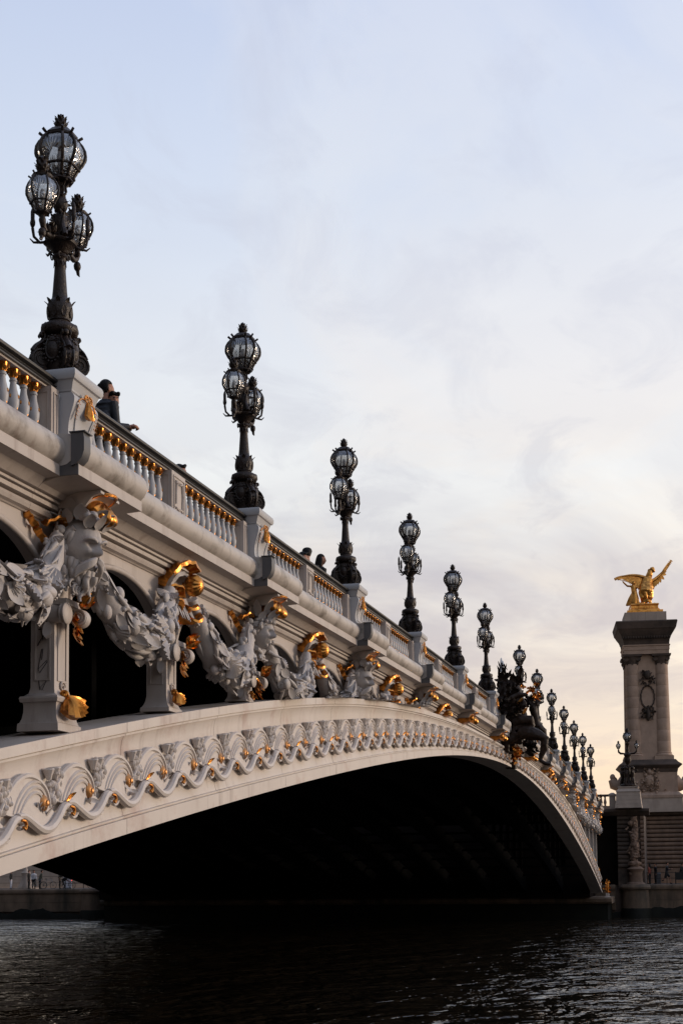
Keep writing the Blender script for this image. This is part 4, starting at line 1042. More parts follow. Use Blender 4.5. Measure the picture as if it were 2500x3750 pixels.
GRP = 'candelabra along the bridge parapet'
cd0 = candelabrum((LAMPX[1], 0, Zp(LAMPX[1])-.15)); cd0.scale = (.97, .97, 1.04)
cd0['label'] = lab[-5]; cd0['group'] = GRP
rr = random.Random(4)
for L in LAMPX[2:]:
    n = int(round(abs(L)/S-.71)); key = -n if L < 0 else 10+n
    c = copy_tree(cd0); c.location = (L, 0, Zp(L)-.15); c['label'] = lab[key]; c['group'] = GRP
    c.rotation_euler = (R(rr.uniform(-.4, .4)), R(rr.uniform(-.4, .4)), R(rr.uniform(-5, 5)))

# ------------------------------------------------------------------ river and far bank
structure('river_water', MB().add([(-900, -900, 0), (60.3, -900, 0), (60.3, 900, 0), (-900, 900, 0)], [(0, 1, 2, 3)]).mesh('river_water', 'water', smooth=False))
structure('river_bed', MB().add([(-900, -900, -3), (60.3, -900, -3), (60.3, 900, -3), (-900, 900, -3)], [(0, 1, 2, 3)]).mesh('river_bed', 'shade_dark_iron', smooth=False))
structure('quay_pavement', MB().box(60.35, 71.5, -260, 260, 2.2, 2.60).mesh('quay_pavement', 'stone_dark', smooth=False))
structure('city_ground', MB().box(90, 9000, -6000, 6000, 7.0, 7.4).mesh('city_ground', 'stone_dark', smooth=False))
structure('near_quay', MB().box(-70, -57.6, -300, 300, -3, 2.45).mesh('near_quay', 'stone_dark', smooth=False))
structure('near_bank_sky_blocker', MB().box(-135, -112, -400, 400, 2.4, 24).mesh('near_bank_sky_blocker', 'stone_dark', smooth=False))  # unseen mass added behind the camera to block low sky
structure('near_embankment_blocker', MB().box(-90, -70, -300, 300, 2.4, 8.6).mesh('near_embankment_blocker', 'stone_dark', smooth=False))  # unseen bank added to cut low skylight and darken gold reflections
# quay wall: coping and big blocks on a weedy foot
qw = thing('quay_wall', 'low stained stone quay wall with rounded coping along the far water', 'wall', (60, 0, 0))
part('wall_core', MB().box(.30, 1.0, -260, 260, -3, 2.2).mesh('wall_core', 'stone_dark', smooth=False), qw)
rg = random.Random(31)
def ycuts(y0, y1, w):
    ys = [y0]
    while ys[-1] < y1-w*.6: ys.append(min(y1, ys[-1]+rg.uniform(.75, 1.25)*w))
    ys[-1] = y1; return ys
for y0, y1 in ((-30, -2.9), (-.9, 41.5), (44.5, 75)):
    ys = ycuts(y0, y1, 2.4)
    for a, b in zip(ys, ys[1:]):
        prof = [(-.10, 2.24), (-.13, 2.35), (-.13, 2.50), (-.08, 2.60), (0, 2.64), (.6, 2.64), (.6, 2.24)]
        m = MB(); m.loft([[(x, y, z) for x, z in prof] for y in (a+.006, b-.006)]); part('coping_stone', m.mesh('coping_stone', 'quay_stone', angle=40), qw)
    for z0, z1, o in ((.62, 1.42, 0), (1.43, 2.23, .5)):
        ys = ycuts(y0+o, y1, 2.8); ys[0] = y0
        for a, b in zip(ys, ys[1:]):
            d = rg.uniform(0, .02); part('wall_stone', MB().box(d, .32, a+.008, b-.008, z0, z1-.004).mesh('wall_stone', 'quay_stone', smooth=False), qw)
def weed_band(y0, y1):
    rings = []; y = y0; q = random.Random(int(y0))
    while y <= y1:
        h = .62+.22*math.sin(y*.9)+.12*math.sin(y*2.7)+q.uniform(-.05, .08)
        rings.append([(-.14, y, -1), (-.12, y, h*.55), (-.03, y, h), (.3, y, h), (.3, y, -1)]); y += .3
    return MB().loft(rings).mesh('weed_band', 'algae', angle=30)
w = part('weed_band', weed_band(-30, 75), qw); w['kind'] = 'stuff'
# rounded bastions that end the quay beside the bridge
def bastion(y, lbl):
    t = thing('bastion', lbl, 'wall', (60, y, 0))
    part('drum', MB().lathe([(1.15, -2), (1.12, .6), (1.05, 2.2)], 20).mesh('drum', 'quay_stone', angle=40), t)
    part('coping', MB().lathe([(1.05, 2.2), (1.2, 2.27), (1.25, 2.42), (1.18, 2.58), (1.05, 2.66), (0, 2.66)], 20).mesh('coping', 'quay_stone', angle=40), t)
    w = part('weed_band', MB().lathe([(1.22, -2), (1.20, .55), (1.13, .75), (1.0, .8)], 22, rmod=lambda a, h: 1+.01*math.sin(9*a), caps=False).mesh('weed_band', 'algae'), t); w['kind'] = 'stuff'
    return t
bastion(-2.5, 'round stone bastion at the water foot below the sculpted pier'); bastion(44.6, 'round stone bastion seen under the bridge, at the left end of the dark abutment')
# springing ledge of the far abutment
ab = thing('abutment_ledge', 'long rounded stone ledge at the water carrying the far foot of the arch', 'ledge', (57, 20, 0))
m = MB(); poly = [(-2.4, 1.25), (-2.55, 1.40), (-2.55, 1.62), (-2.42, 1.76), (2.9, 1.76), (2.9, 1.25)]
m.loft([[(x, y, z) for x, z in poly] for y in (-20.9, 21.6)]); part('ledge_top', m.mesh('ledge_top', 'quay_stone', angle=40), ab)
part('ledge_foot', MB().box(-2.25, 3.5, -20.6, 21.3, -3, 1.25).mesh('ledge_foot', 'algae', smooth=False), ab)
structure('abutment_block', MB().box(53.75, 61.9, .7, 41.3, 1.765, 4.2).mesh('abutment_block', 'shade_stone', smooth=False))
# abutment wall behind the arch
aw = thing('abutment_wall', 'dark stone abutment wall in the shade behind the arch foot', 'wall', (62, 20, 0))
part('wall_face', MB().box(0, 4, -21.1, 21, 1.7, 8.6).mesh('wall_face', 'shade_stone', smooth=False), aw)
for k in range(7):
    part('wall_course', MB().box(-.08, .02, -20.02, 21.02, 3.95+.52*k, 4.42+.52*k).mesh('wall_course', 'shade_stone', smooth=False), aw)
BALS = MB().lathe([(.11, 0), (.07, .08), (.13, .3), (.06, .66), (.10, .80)], 8).mesh('stone_baluster', 'stone', angle=60)
for k in range(26): part('stone_baluster', BALS, aw, (-.55, -19.2+.42*k, 2.55))
part('balustrade_rail', MB().box(-.75, -.35, -19.6, -8, 3.35, 3.60).mesh('balustrade_rail', 'stone_dark', smooth=False), aw)
part('balustrade_base', MB().box(-.75, -.35, -19.6, -8, 2.2, 2.55).mesh('balustrade_base', 'stone_dark', smooth=False), aw)

# ------------------------------------------------------------------ upper quay wall in bands of rounded stone
uw = thing('banded_wall', 'tall stone embankment wall in rounded bands behind the quay walkers', 'wall', (72, 0, 0))
part('wall_core', MB().box(.25, 18, -120, -2.6, 2.3, 8.65).mesh('wall_core', 'stone_dark', smooth=False), uw)
for k in range(12):
    z0 = 3.95+.385*k; y1 = -2.75; ys = [-60, -13.5, y1]
    for a, b in zip(ys, ys[1:]):
        prof = [(.3, z0), (.06, z0+.02), (0, z0+.07), (-.02, z0+.18), (0, z0+.29), (.06, z0+.335), (.3, z0+.36)]
        m = MB(); m.loft([[(x, y, z) for x, z in prof] for y in (a, b-.005)]); part('stone_course', m.mesh('stone_course', 'wall_stone', angle=50), uw)
part('plinth_course', MB().box(-.08, .3, -60, -2.7, 2.55, 3.93).mesh('plinth_course', 'wall_stone', smooth=False), uw)
m = MB(); prof = [(.3, 8.58), (-.10, 8.62), (-.30, 8.72), (-.34, 8.86), (-.25, 8.98), (.3, 8.99)]
m.loft([[(x, y, z) for x, z in prof] for y in (-60, -2.5)]); part('cornice', m.mesh('cornice', 'stone_dark', angle=30), uw)
uw2 = thing('embankment_wall', 'pale stone embankment wall seen under the bridge at far left', 'wall', (72, 60, 0))
for k in range(5):
    part('stone_course', MB().box(0, .4, -14.5, 40, 2.5+.62*k, 3.09+.62*k).mesh('stone_course', 'stone_pale', smooth=False), uw2)
part('wall_core', MB().box(.1, 6, -14.5, 40, 2.3, 5.65).mesh('wall_core', 'stone_dark', smooth=False), uw2)
# parapet balustrade on the wing of the bridge head
hb = thing('stone_balustrade', 'small stone balustrade with bottle shaped balusters beside the lamp pier', 'balustrade', (60, 0, 8.85))
part('rail', MB().box(-.15, .25, -1.15, 1.1, .95, 1.12).mesh('rail', 'stone_dark', smooth=False), hb)
part('base', MB().box(-.15, .25, -1.2, 1.1, -.10, .18).mesh('base', 'stone', smooth=False), hb)
for k in range(4): part('stone_baluster', BALS, hb, (.05, .70-.32*k, .17))
part('end_post', MB().stack([(-.1, .24, .24), (.95, .24, .24), (1.0, .3, .3), (1.12, .3, .3), (1.25, .1, .1)], .05, -.85).mesh('end_post', 'stone_pale', smooth=False), hb)

# ------------------------------------------------------------------ sculpted pier with the ledge that carries the cherub lamp
pier = thing('sculpted_pier', 'dark stone pier with carved ship stern and banded sides beside the arch foot', 'pier', (60, 0, 0))
part('core', MB().box(.1, 6, -3.28, -1.15, 2.3, 8.25).mesh('core', 'stone_dark', smooth=False), pier)
for k in range(12):
    z0 = 4.0+.35*k; prof = [(.12, z0), (-.02, z0+.02), (-.07, z0+.10), (-.07, z0+.23), (-.02, z0+.31), (.12, z0+.33)]
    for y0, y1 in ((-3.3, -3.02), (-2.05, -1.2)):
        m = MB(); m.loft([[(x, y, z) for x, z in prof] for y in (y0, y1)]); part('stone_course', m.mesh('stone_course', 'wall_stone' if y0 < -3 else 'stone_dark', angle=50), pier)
part('recess', MB().box(1.2, 6, -1.15, 3.2, 2.3, 8.2).mesh('recess', 'shade_stone', smooth=False), pier)
m = MB(); prof = [(.5, 8.20), (-.12, 8.24), (-.2, 8.34), (-.42, 8.48), (-.5, 8.56), (-.5, 8.72), (-.42, 8.78), (.6, 8.80)]
m.loft([[(x, y, z) for x, z in prof] for y in (-3.75, 1.0)]); part('cornice_ledge', m.mesh('cornice_ledge', 'stone_dark', angle=25), pier)
m = MB(); q = random.Random(17)
m.tube([(-.1, -2.5, 8.1), (-.15, -2.6, 7.4), (-.1, -2.45, 6.6), (-.2, -2.6, 5.7), (-.25, -2.5, 4.8)], [.28, .24, .34, .30, .30], 10)
for i in range(46):
    z = q.uniform(3.4, 8.1); m.leaf((-.25, -2.5+q.uniform(-.35, .35), z), (q.uniform(-.4, .1), q.uniform(-.8, .8), q.uniform(-1, .6)), (-1, 0, .2), q.uniform(.3, .7), q.uniform(.07, .15), .5, .35, 5)
for i in range(12): m.ell((-.28, -2.5+q.uniform(-.3, .3), q.uniform(3.5, 7.8)), q.uniform(.1, .24), 8, 6)
m.ell((-.3, -2.5, 4.3), (.35, .55, .25), 12, 8)
part('carved_trophy', fuse(m, .03, 'wall_stone', 'carved_trophy', 0, noise=.10, nscale=3.0), pier)
part('pier_foot', MB().lathe([(.75, 2.6), (.72, 2.75), (.55, 2.85), (.52, 3.6), (.58, 3.7), (.7, 3.9), (.3, 4.2)], 16, (-.1, -2.55, 0)).mesh('pier_foot', 'wall_stone', angle=50), pier)
cp = thing('lamp_pier', 'pale tapering stone pedestal under the cherub lamp', 'pedestal', (59.9, -2.16, 8.80))
for z0, z1, w0, w1 in ((0, .30, 1.06, 1.03), (.31, .62, 1.02, .99), (.63, .98, .98, .96), (.99, 1.30, .95, .92)):
    part('stone_course', MB().frustum(0, 0, z0, z1, w0, w0, w1, w1).mesh('stone_course', 'stone_pale', smooth=False), cp)
part('cap_stone', MB().stack([(1.31, .97, .97), (1.37, .95, .95), (1.45, .86, .86), (1.55, .78, .78), (1.64, .76, .76), (1.66, .82, .82), (1.74, .82, .82)]).mesh('cap_stone', 'stone_pale', angle=25), cp)
# small lamp held by bronze cherubs
def cherub_lamp():
    t = thing('cherub_lamp', 'three armed bronze lamp held up by dancing cherubs in front of the tall column', 'lamp post', (59.9, -2.16, 10.55))
    m = MB(); m.ell((0, 0, .1), (.7, .7, .2), 12, 6)
    for k in range(5):
        a = k*1.257+.3; c, s_ = math.cos(a), math.sin(a)
        m.tube([(.62*c, .62*s_, .1), (.55*c, .55*s_, .45), (.42*c, .42*s_, .8)], [.08, .10, .13], 8)
        m.tube([(.42*c+.2*s_, .42*s_-.2*c, .15), (.45*c+.12*s_, .45*s_-.12*c, .5), (.42*c, .42*s_, .8)], [.07, .10, .13], 8)
        m.tube([(.42*c, .42*s_, .75), (.45*c, .45*s_, 1.05), (.43*c, .43*s_, 1.3)], [.15, .19, .14], 9)
        m.ell((.46*c, .46*s_, 1.5), .15, 9, 7)
        m.tube([(.43*c, .43*s_, 1.3), (.6*c+.2*s_, .6*s_-.2*c, 1.15), (.65*c+.35*s_, .65*s_-.35*c, 1.35)], [.06, .05, .045], 7)
        m.tube([(.43*c, .43*s_, 1.3), (.3*c-.2*s_, .3*s_+.2*c, 1.55), (.12*c, .12*s_, 1.75)], [.06, .05, .045], 7)
    m.lathe([(.4, .1), (.25, .6), (.2, 1.2), (.15, 1.8)], 12)
    part('cherubs', fuse(m, .03, 'bronze_statue', 'cherubs', 1), t)
    s = MB(); s.lathe([(.14, 1.6), (.12, 1.8), (.26, 2.0), (.30, 2.2), (.22, 2.35), (.28, 2.5), (.32, 2.62), (.16, 2.75), (.12, 2.85), (.15, 2.95), (.10, 3.1), (.12, 3.4), (.20, 3.5), (.1, 3.56), (0, 3.58)], 14)
    s.tube([(0, -.72, 3.05), (0, -.70, 2.85), (0, -.55, 2.72), (0, -.3, 2.70), (0, 0, 2.66), (0, .3, 2.70), (0, .55, 2.72), (0, .70, 2.85), (0, .72, 3.05)], [.06, .08, .09, .07, .06, .07, .09, .08, .06], 8)
    part('stem', s.mesh('stem', 'bronze_statue', angle=50), t)
    l = lantern(t, .38, 3.66, 4.34, .10, .36, 0)
    for y in (-1, 1):
        l = lantern(t, .19, 3.10, 3.50, .05, .22, 0, False); l.location = (0, y*.72, 0)
    return t
cherub_lamp()

# ------------------------------------------------------------------ the tall column monument, turned a little from the bridge axis
PY = (73.9, -3.35, 0); PR = R(6.3)
pm = thing('column_monument', 'tall stone pylon with round corner columns and heavy dark cornice', 'monument', PY, (0, 0, PR))
def PP(name, mb, m_, ang=30, lab=None): return part(name, mb.mesh(name, m_, smooth=ang > 0, angle=max(1, ang)), pm, label=lab)
PP('footing', MB().stack([(8.9, 2.75, 2.75), (10.15, 2.72, 2.72)]), 'stone_pale', 20)
PP('base_moulding', MB().stack([(10.15, 2.78, 2.78), (10.40, 2.78, 2.78), (10.46, 2.66, 2.66), (10.7, 2.40, 2.40)]), 'stone', 20)
PP('die', MB().stack([(10.7, 2.36, 2.36), (12.45, 2.34, 2.34)]), 'stone', 20)
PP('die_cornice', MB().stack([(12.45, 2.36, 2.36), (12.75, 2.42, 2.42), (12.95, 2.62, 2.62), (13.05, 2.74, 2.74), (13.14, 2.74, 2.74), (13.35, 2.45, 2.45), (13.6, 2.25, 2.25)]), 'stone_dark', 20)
PP('shaft_core', MB().stack([(13.55, 1.75, 1.75), (14.3, 1.66, 1.66), (23.1, 1.58, 1.58)]), 'stone', 20)
for sx in (-1, 1):
    for sy in (-1, 1):
        c = MB(); cx, cy = sx*1.28, sy*1.28
        c.stack([(13.58, .84, .84), (13.95, .84, .84)], cx, cy)
        c.lathe([(.80, 13.95), (.84, 14.02), (.80, 14.1), (.72, 14.16), (.76, 14.24), (.70, 14.3)], 20, (cx, cy, 0))
        PP('column_base', c, 'stone')
        for k in range(8):
            z0, z1 = 14.3+1.0*k, 14.3+1.0*(k+1); r0, r1 = .69-.011*k, .69-.011*(k+1)
            d = MB().lathe([(r0-.008, z0+.004), (r0, z0+.03), (r1, z1-.03), (r1-.008, z1-.004)], 20, (cx, cy, 0)); PP('column_drum', d, 'stone')
        cap = MB(); cap.lathe([(.60, 22.3), (.62, 22.45), (.72, 22.75), (.80, 22.95)], 16, (cx, cy, 0)); cap.stack([(22.95, .82, .82), (23.15, .86, .86)], cx, cy)
        for ax in (-1, 1):
            for ay in (-1, 1):
                cap.lathe([(.05, -.12), (.21, -.12), (.25, 0), (.21, .12), (.05, .12)], 12, (cx+ax*.52, cy+ay*.52, 22.75), 'X')
                cap.leaf((cx+ax*.45, cy+ay*.45, 22.65), (ax*.05, ay*.05, -1), (ax, ay, 0), .40, .10, .0)
        for k in range(8):
            a = k*math.pi/4; cap.leaf((cx+.6*math.cos(a), cy+.6*math.sin(a), 22.2), (math.cos(a)*.1, math.sin(a)*.1, 1), (math.cos(a), math.sin(a), 0), .45, .14, .25)
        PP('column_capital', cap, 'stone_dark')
PP('architrave', MB().stack([(23.15, 1.98, 1.98), (23.5, 1.98, 1.98), (23.52, 2.02, 2.02), (23.85, 2.02, 2.02), (23.9, 2.08, 2.08), (24.0, 2.08, 2.08)]), 'stone', 20)
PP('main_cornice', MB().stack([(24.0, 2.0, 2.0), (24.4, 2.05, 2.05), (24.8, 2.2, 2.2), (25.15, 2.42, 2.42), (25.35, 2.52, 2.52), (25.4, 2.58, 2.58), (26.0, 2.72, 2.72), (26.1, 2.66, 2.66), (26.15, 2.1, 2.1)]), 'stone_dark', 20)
den = MB()
for k in range(19):
    for s_ in (-1, 1): den.box(s_*2.22-.1, s_*2.22+.1, -2.05+.228*k-.06, -2.05+.228*k+.06, 24.55, 24.75)
w = PP('dentil', den, 'stone_dark', 0); w['kind'] = 'stuff'
for k in range(4): PP('attic_block', MB().box(-1.85, 1.85, -1.85+.925*k+.006, -1.85+.925*(k+1)-.006, 26.15, 27.0), 'stone_pale', 0)
cart = MB(); q = random.Random(6)
for i in range(16): a = i*math.pi/8; cart.tube([(-1.66, .58*math.cos(a), 19.3+1.0*math.sin(a)), (-1.74, .62*math.cos(a+.2), 19.3+1.05*math.sin(a+.2)), (-1.66, .58*math.cos(a+.4), 19.3+1.0*math.sin(a+.4))], .07, 6)
for i in range(110):
    top = i % 2; z = (21.0 if top else 17.9)+q.uniform(-.55, .55); y = q.uniform(-.65, .65)*(1-.4*abs(z-(21 if top else 17.9)))
    cart.leaf((-1.66, y, z), (-.3, q.uniform(-1, 1), q.uniform(-1, 1)), (-1, 0, 0), .32, .08, .5, .5, 5)
cart.ell((-1.72, 0, 21.3), (.3, .3, .4), 10, 8); cart.ell((-1.68, 0, 17.7), (.25, .22, .6), 8, 6)
PP('cartouche', cart, 'stone_dark', 50)
car2 = MB()
for i in range(110):
    car2.leaf((-2.38, q.gauss(.1, .5), q.uniform(10.8, 12.7)), (-.35, q.uniform(-1, 1), q.uniform(-1, 1)), (-1, 0, 0), q.uniform(.2, .5), .10, .4, .5, 5)
car2.tube([(-2.4, .1, 11.5), (-2.45, .1, 12.5)], .15, 8); car2.ell((-2.42, .1, 11.7), (.25, .45, .6), 12, 9); car2.ell((-2.5, .1, 12.5), (.2, .2, .25), 10, 7)
for i in range(8): car2.ell((-2.42, q.gauss(.1, .5), q.uniform(11, 12.4)), q.uniform(.10, .2), 9, 7)
PP('carved_arms', car2, 'stone', 50)
for sy in (-1, 1):
    p = MB(); p.tube([(-1.0, sy*2.2, 11.6), (-1.0, sy*2.7, 11.35), (-1.0, sy*3.15, 11.5), (-1.0, sy*3.35, 11.95)], [.75, .6, .5, .3], 12)
    p.ell((-1.0, sy*3.25, 12.15), (.25, .25, .3), 9, 7); p.leaf((-1, sy*2.9, 11.7), (0, sy*.5, 1), (-1, 0, 0), .6, .2, .3)
    PP('ship_prow', p, 'stone', 60)

# ---- gilded group on top: rearing winged horse and a trumpet bearer
gs = thing('golden_statue', 'gilded statue of a rearing winged horse with trumpet bearer on top of the pylon', 'statue', (PY[0], PY[1], 27.0), (0, 0, PR), scale=(.86, .86, .86))
part('plinth', MB().stack([(.0, 1.85, 1.85), (.28, 1.85, 1.85), (.30, 1.55, 1.55), (.42, 1.52, 1.52), (.55, 1.40, 1.40), (.80, 1.40, 1.40), (.95, 1.5, 1.5), (1.05, 1.42, 1.42)]).mesh('plinth', 'gilding_bright', angle=25), gs)
# local: -X towards the viewer, +Y to the viewer's left
h = MB()
h.tube([(-.5, -.25, 1.7), (-.55, -.25, 2.4), (-.2, -.3, 2.9), (.1, -.42, 3.5), (.1, -.55, 4.0)], [.48, .78, .74, .66, .52], 14)      # barrel, rump towards us
h.tube([(.1, -.5, 3.8), (.05, -.72, 4.4), (.0, -.92, 4.9)], [.42, .32, .24], 12)          # neck
h.tube([(.0, -.92, 4.95), (-.08, -1.0, 5.0), (-.15, -1.15, 4.75), (-.15, -1.25, 4.6)], [.24, .24, .17, .12], 10)
h.leaf((.05, -.85, 5.1), (0, .1, 1), (0, 1, 0), .3, .08, .1); h.leaf((.0, -1.0, 5.1), (0, -.1, 1), (0, 1, 0), .28, .08, .1)
for s_ in (-1, 1):
    h.tube([(-.55, -.25+.38*s_, 2.3), (-.75, -.25+.40*s_, 1.75), (-.45, -.25+.42*s_, 1.45), (-.55, -.25+.42*s_, 1.0)], [.42, .28, .15, .12], 10)
    h.tube([(.2, -.5+.2*s_, 3.6), (.5, -.7+.3*s_, 3.4), (.45, -.8+.35*s_, 2.9)], [.24, .16, .1], 8)
for k in range(8): h.tube([(.2-.03*k, -.55-.05*k, 4.0+.13*k), (.1, -.35-.06*k, 4.05+.14*k), (0, -.2-.05*k, 3.95+.14*k)], [.10, .09, .04], 6)
h.tube([(-.9, -.25, 2.6), (-1.1, -.15, 2.2), (-1.05, -.2, 1.5), (-.95, -.3, 1.15)], [.12, .16, .15, .08], 8)   # tail
for i in range(26):
    h.ell((q.uniform(-1.2, 1.0), q.uniform(-1.2, 1.2), 1.1+q.uniform(0, .25)), (q.uniform(.15, .3), q.uniform(.15, .3), q.uniform(.1, .25)), 7, 5)
part('horse', fuse(h, .05, 'gilding_bright', 'horse', 1, noise=.05, nscale=2.2), gs)
def wing(root, tip, mid, drop, n, W, name):
    m = MB(); root, tip, mid = Vector(root), Vector(tip), Vector(mid)
    P = lambda t: root*(1-t)**2+mid*2*t*(1-t)+tip*t*t
    m.tube([P(i/10) for i in range(11)], [.22-.015*i for i in range(11)], 8)
    for i in range(n):
        t = i/(n-1); p = P(.05+.92*t); L = W*(1-t)**1.3+.14
        d = Vector(drop)*(1-t)+(tip-mid).normalized()*t*1.3
        for k in range(2): m.leaf(p+Vector((-.05+.07*k, 0, .03)), d, (-1, 0, .1), L*(1-.35*k), .21, .10, .20, 5)
    part(name, m.mesh(name, 'gilding_bright', angle=50), gs)
wing((0, -.25, 4.05), (.2, 2.95, 4.0), (0, 1.3, 4.75), (0, .12, -1), 24, 1.65, 'wing')
wing((0, -.8, 3.6), (.2, -3.05, 5.85), (0, -1.9, 4.1), (0, .25, -1), 18, 1.1, 'wing')
f = MB()
f.tube([(-.3, .95, 1.2), (-.3, .85, 1.8), (-.25, .95, 2.5), (-.2, 1.0, 3.0), (-.2, 1.0, 3.25)], [.42, .38, .30, .30, .16], 12)
f.tube([(-.3, .55, 1.1), (-.3, .7, 1.7), (-.25, .9, 2.3)], [.16, .22, .28], 9)
f.ell((-.2, .98, 3.5), (.20, .20, .25), 10, 8)
f.tube([(-.2, 1.15, 3.15), (-.2, 1.65, 3.2), (-.2, 2.0, 3.55), (-.2, 2.15, 3.75)], [.13, .11, .09, .07], 8)
f.tube([(-.2, .8, 3.15), (-.2, .45, 2.9), (-.2, .25, 3.1)], [.13, .1, .08], 8)
for k in range(9): f.tube([(-.45+.05*k, .75+.05*k, 2.5), (-.55+.06*k, .7+.1*k, 1.8), (-.6+.08*k, .5+.16*k, 1.1)], [.08, .12, .12], 7)
part('trumpet_bearer', fuse(f, .045, 'gilding_bright', 'trumpet_bearer', 1), gs)
part('trumpet', MB().tube([(-.25, .9, 3.42), (-.25, 2.2, 3.85), (-.25, 2.5, 3.93), (-.25, 2.62, 3.96)], [.03, .04, .07, .15], 8).mesh('trumpet', 'gilding_bright'), gs)

# ------------------------------------------------------------------ the river nymph group at the crown
ng = thing('nymph_group', 'dark bronze nymphs with reeds and gilded blossoms seated over the middle of the bridge', 'sculpture', (0, -.5, Zp(0)-1.5))
OZ = Zp(0)-1.5
def N(px, py, X=-2.0, d=0):
    """joint positions laid out by their height and their reach out from the facade"""
    return (X, .41-.00226*px+d+.5 + (X+2)*.115, 12.95-.0024*py-OZ + (X+2)*.10)
def nymph():
    m = MB(); X = -2.1
    m.tube([N(500, 1500, X), N(470, 1380, X), N(460, 1260, X), N(455, 1130, X), N(470, 1040, X)], [.27, .25, .22, .25, .17], 12)
    m.tube([N(500, 1110, X), N(545, 1060, X)], [.10, .10], 8)
    hh = MB(); head(hh, (0, 0, 0), (.15, .20, .24), False, 26, 20); hh.v = [tuple(Matrix.Translation(N(572, 1080, X-.1)) @ Matrix.Rotation(R(-15), 4, 'Z') @ Vector(p)) for p in hh.v]; m.merge(hh)
    m.ell(N(530, 1050, X-.05), (.19, .2, .2), 12, 9); m.ell(N(500, 1110, X-.05), (.15, .17, .2), 10, 8)
    m.tube([N(455, 1070, X-.15), N(425, 960, X-.25), N(520, 925, X-.2), N(640, 925, X-.1)], [.15, .13, .11, .08], 10)
    for k in range(4): m.tube([N(640, 905+14*k, X-.1), N(680, 900+16*k, X-.12), N(690, 930+14*k, X-.1)], [.03, .026, .02], 6)
    m.tube([N(440, 1370, X-.1), N(560, 1325, X-.15), N(740, 1325, X-.15), N(755, 1400, X-.1), N(640, 1480, X+.1)], [.22, .21, .17, .14, .12], 12)
    m.tube([N(540, 1520, X-.1), N(700, 1540, X-.2), N(860, 1590, X-.2), N(960, 1650, X-.2), N(945, 1780, X-.2), N(890, 1920, X-.2), N(880, 1990, X-.2), N(960, 2040, X-.25), N(1050, 2060, X-.3)], [.27, .27, .22, .17, .155, .10, .085, .08, .05], 12)
    m.tube([N(470, 1560, X-.1), N(350, 1640, X-.2), N(290, 1700, X-.2), N(310, 1810, X-.1), N(350, 1850, X-.1)], [.26, .2, .16, .11, .07], 10)
    for k in range(8): m.tube([N(300+30*k, 1400, X+.2), N(290+34*k, 1560, X), N(300+36*k, 1690+10*(k % 3), X)], [.13, .15, .09], 8)
    q = random.Random(2)
    for k in range(12): wavy(m, q, N(560-14*k, 1010+6*k, X), N(430-8*k, 1160+18*k, X+.1), .07, .04, .05, 8, 1)
    return m
part('near_nymph', fuse(nymph(), .028, 'bronze_statue', 'near_nymph', 1, noise=.03, nscale=4), ng)
def nymph2():
    m = MB(); X = -.6
    m.tube([N(850, 1460, X), N(820, 1360, X), N(795, 1250, X), N(775, 1150, X), N(760, 1080, X)], [.19, .15, .14, .17, .11], 12)
    m.tube([N(790, 1110, X), N(850, 1070, X), N(850, 990, X-.1)], [.085, .07, .055], 8)
    m.ell(N(765, 1035, X), (.13, .14, .17), 10, 8); m.ell(N(750, 1015, X), (.13, .15, .13), 10, 8)
    m.tube([N(870, 1480, X), N(940, 1530, X), N(960, 1620, X)], [.22, .18, .12], 9); m.tube([N(700, 1640, X), N(720, 1780, X), N(700, 1880, X), N(740, 1920, X)], [.2, .17, .13, .09], 9)
    return m
part('far_nymph', fuse(nymph2(), .028, 'bronze_statue', 'far_nymph', 1, noise=.03, nscale=4), ng)
m = MB(); q = random.Random(8)
m.tube([N(300, 1420, -1.2), N(260, 1200, -1.2), N(250, 980, -1.2), N(270, 760, -1.2), N(265, 600, -1.2)], [.42, .40, .34, .2, .06], 12)
m.tube([N(480, 1200, -.8), N(470, 1000, -.8), N(460, 820, -.8), N(450, 690, -.8)], [.35, .35, .28, .12], 12)
m.tube([N(380, 1250, -1), N(370, 1050, -1), N(360, 880, -1)], [.35, .35, .2], 12)
m.box(-1.5, 1.5, -.05, .6, -.6, .9)
for i in range(230):
    px, py = q.uniform(170, 560), q.uniform(620, 1420)
    if py < 680 and px > 330 and px < 400: continue
    X = q.uniform(-2.2, .4); m.leaf(N(px, py, X), (q.uniform(-.5, .5), q.uniform(-.9, .6), q.uniform(-.5, 1.2)), (-1, q.uniform(-.5, .5), .2), q.uniform(.2, .5), q.uniform(.05, .11), .6, .3, 5)
for i in range(14): m.ell(N(q.uniform(190, 520), q.uniform(680, 1380), q.uniform(-2, 0)), q.uniform(.06, .13), 8, 6)
for i in range(90): m.leaf(N(q.uniform(640, 860), q.uniform(960, 1080), q.uniform(-1.2, .2)), (q.uniform(-.5, .5), q.uniform(-.9, .6), q.uniform(-.8, 1.0)), (-1, q.uniform(-.5, .5), .2), q.uniform(.14, .3), q.uniform(.04, .08), .6, .35, 5)
for i in range(60): m.leaf(N(q.uniform(330, 560), q.uniform(1000, 1330), -2.3), (q.uniform(-.5, .2), q.uniform(-.9, .9), q.uniform(-1, .6)), (-1, q.uniform(-.5, .5), .2), q.uniform(.16, .34), q.uniform(.05, .09), .6, .4, 5)
for i in range(50): m.leaf(N(q.uniform(560, 800), q.uniform(1600, 1880), -1.4), (q.uniform(-.5, .2), q.uniform(-.9, .9), q.uniform(-1, .6)), (-1, q.uniform(-.5, .5), .2), q.uniform(.16, .3), q.uniform(.05, .09), .6, .4, 5)
for px, top in ((235, 420), (262, 350), (300, 470), (190, 500), (330, 560), (450, 620), (380, 640)):
    m.tube([N(px+20, 900, -1.2), N(px+10, 700, -1.2), N(px, top, -1.2)], [.06, .05, .02], 6)
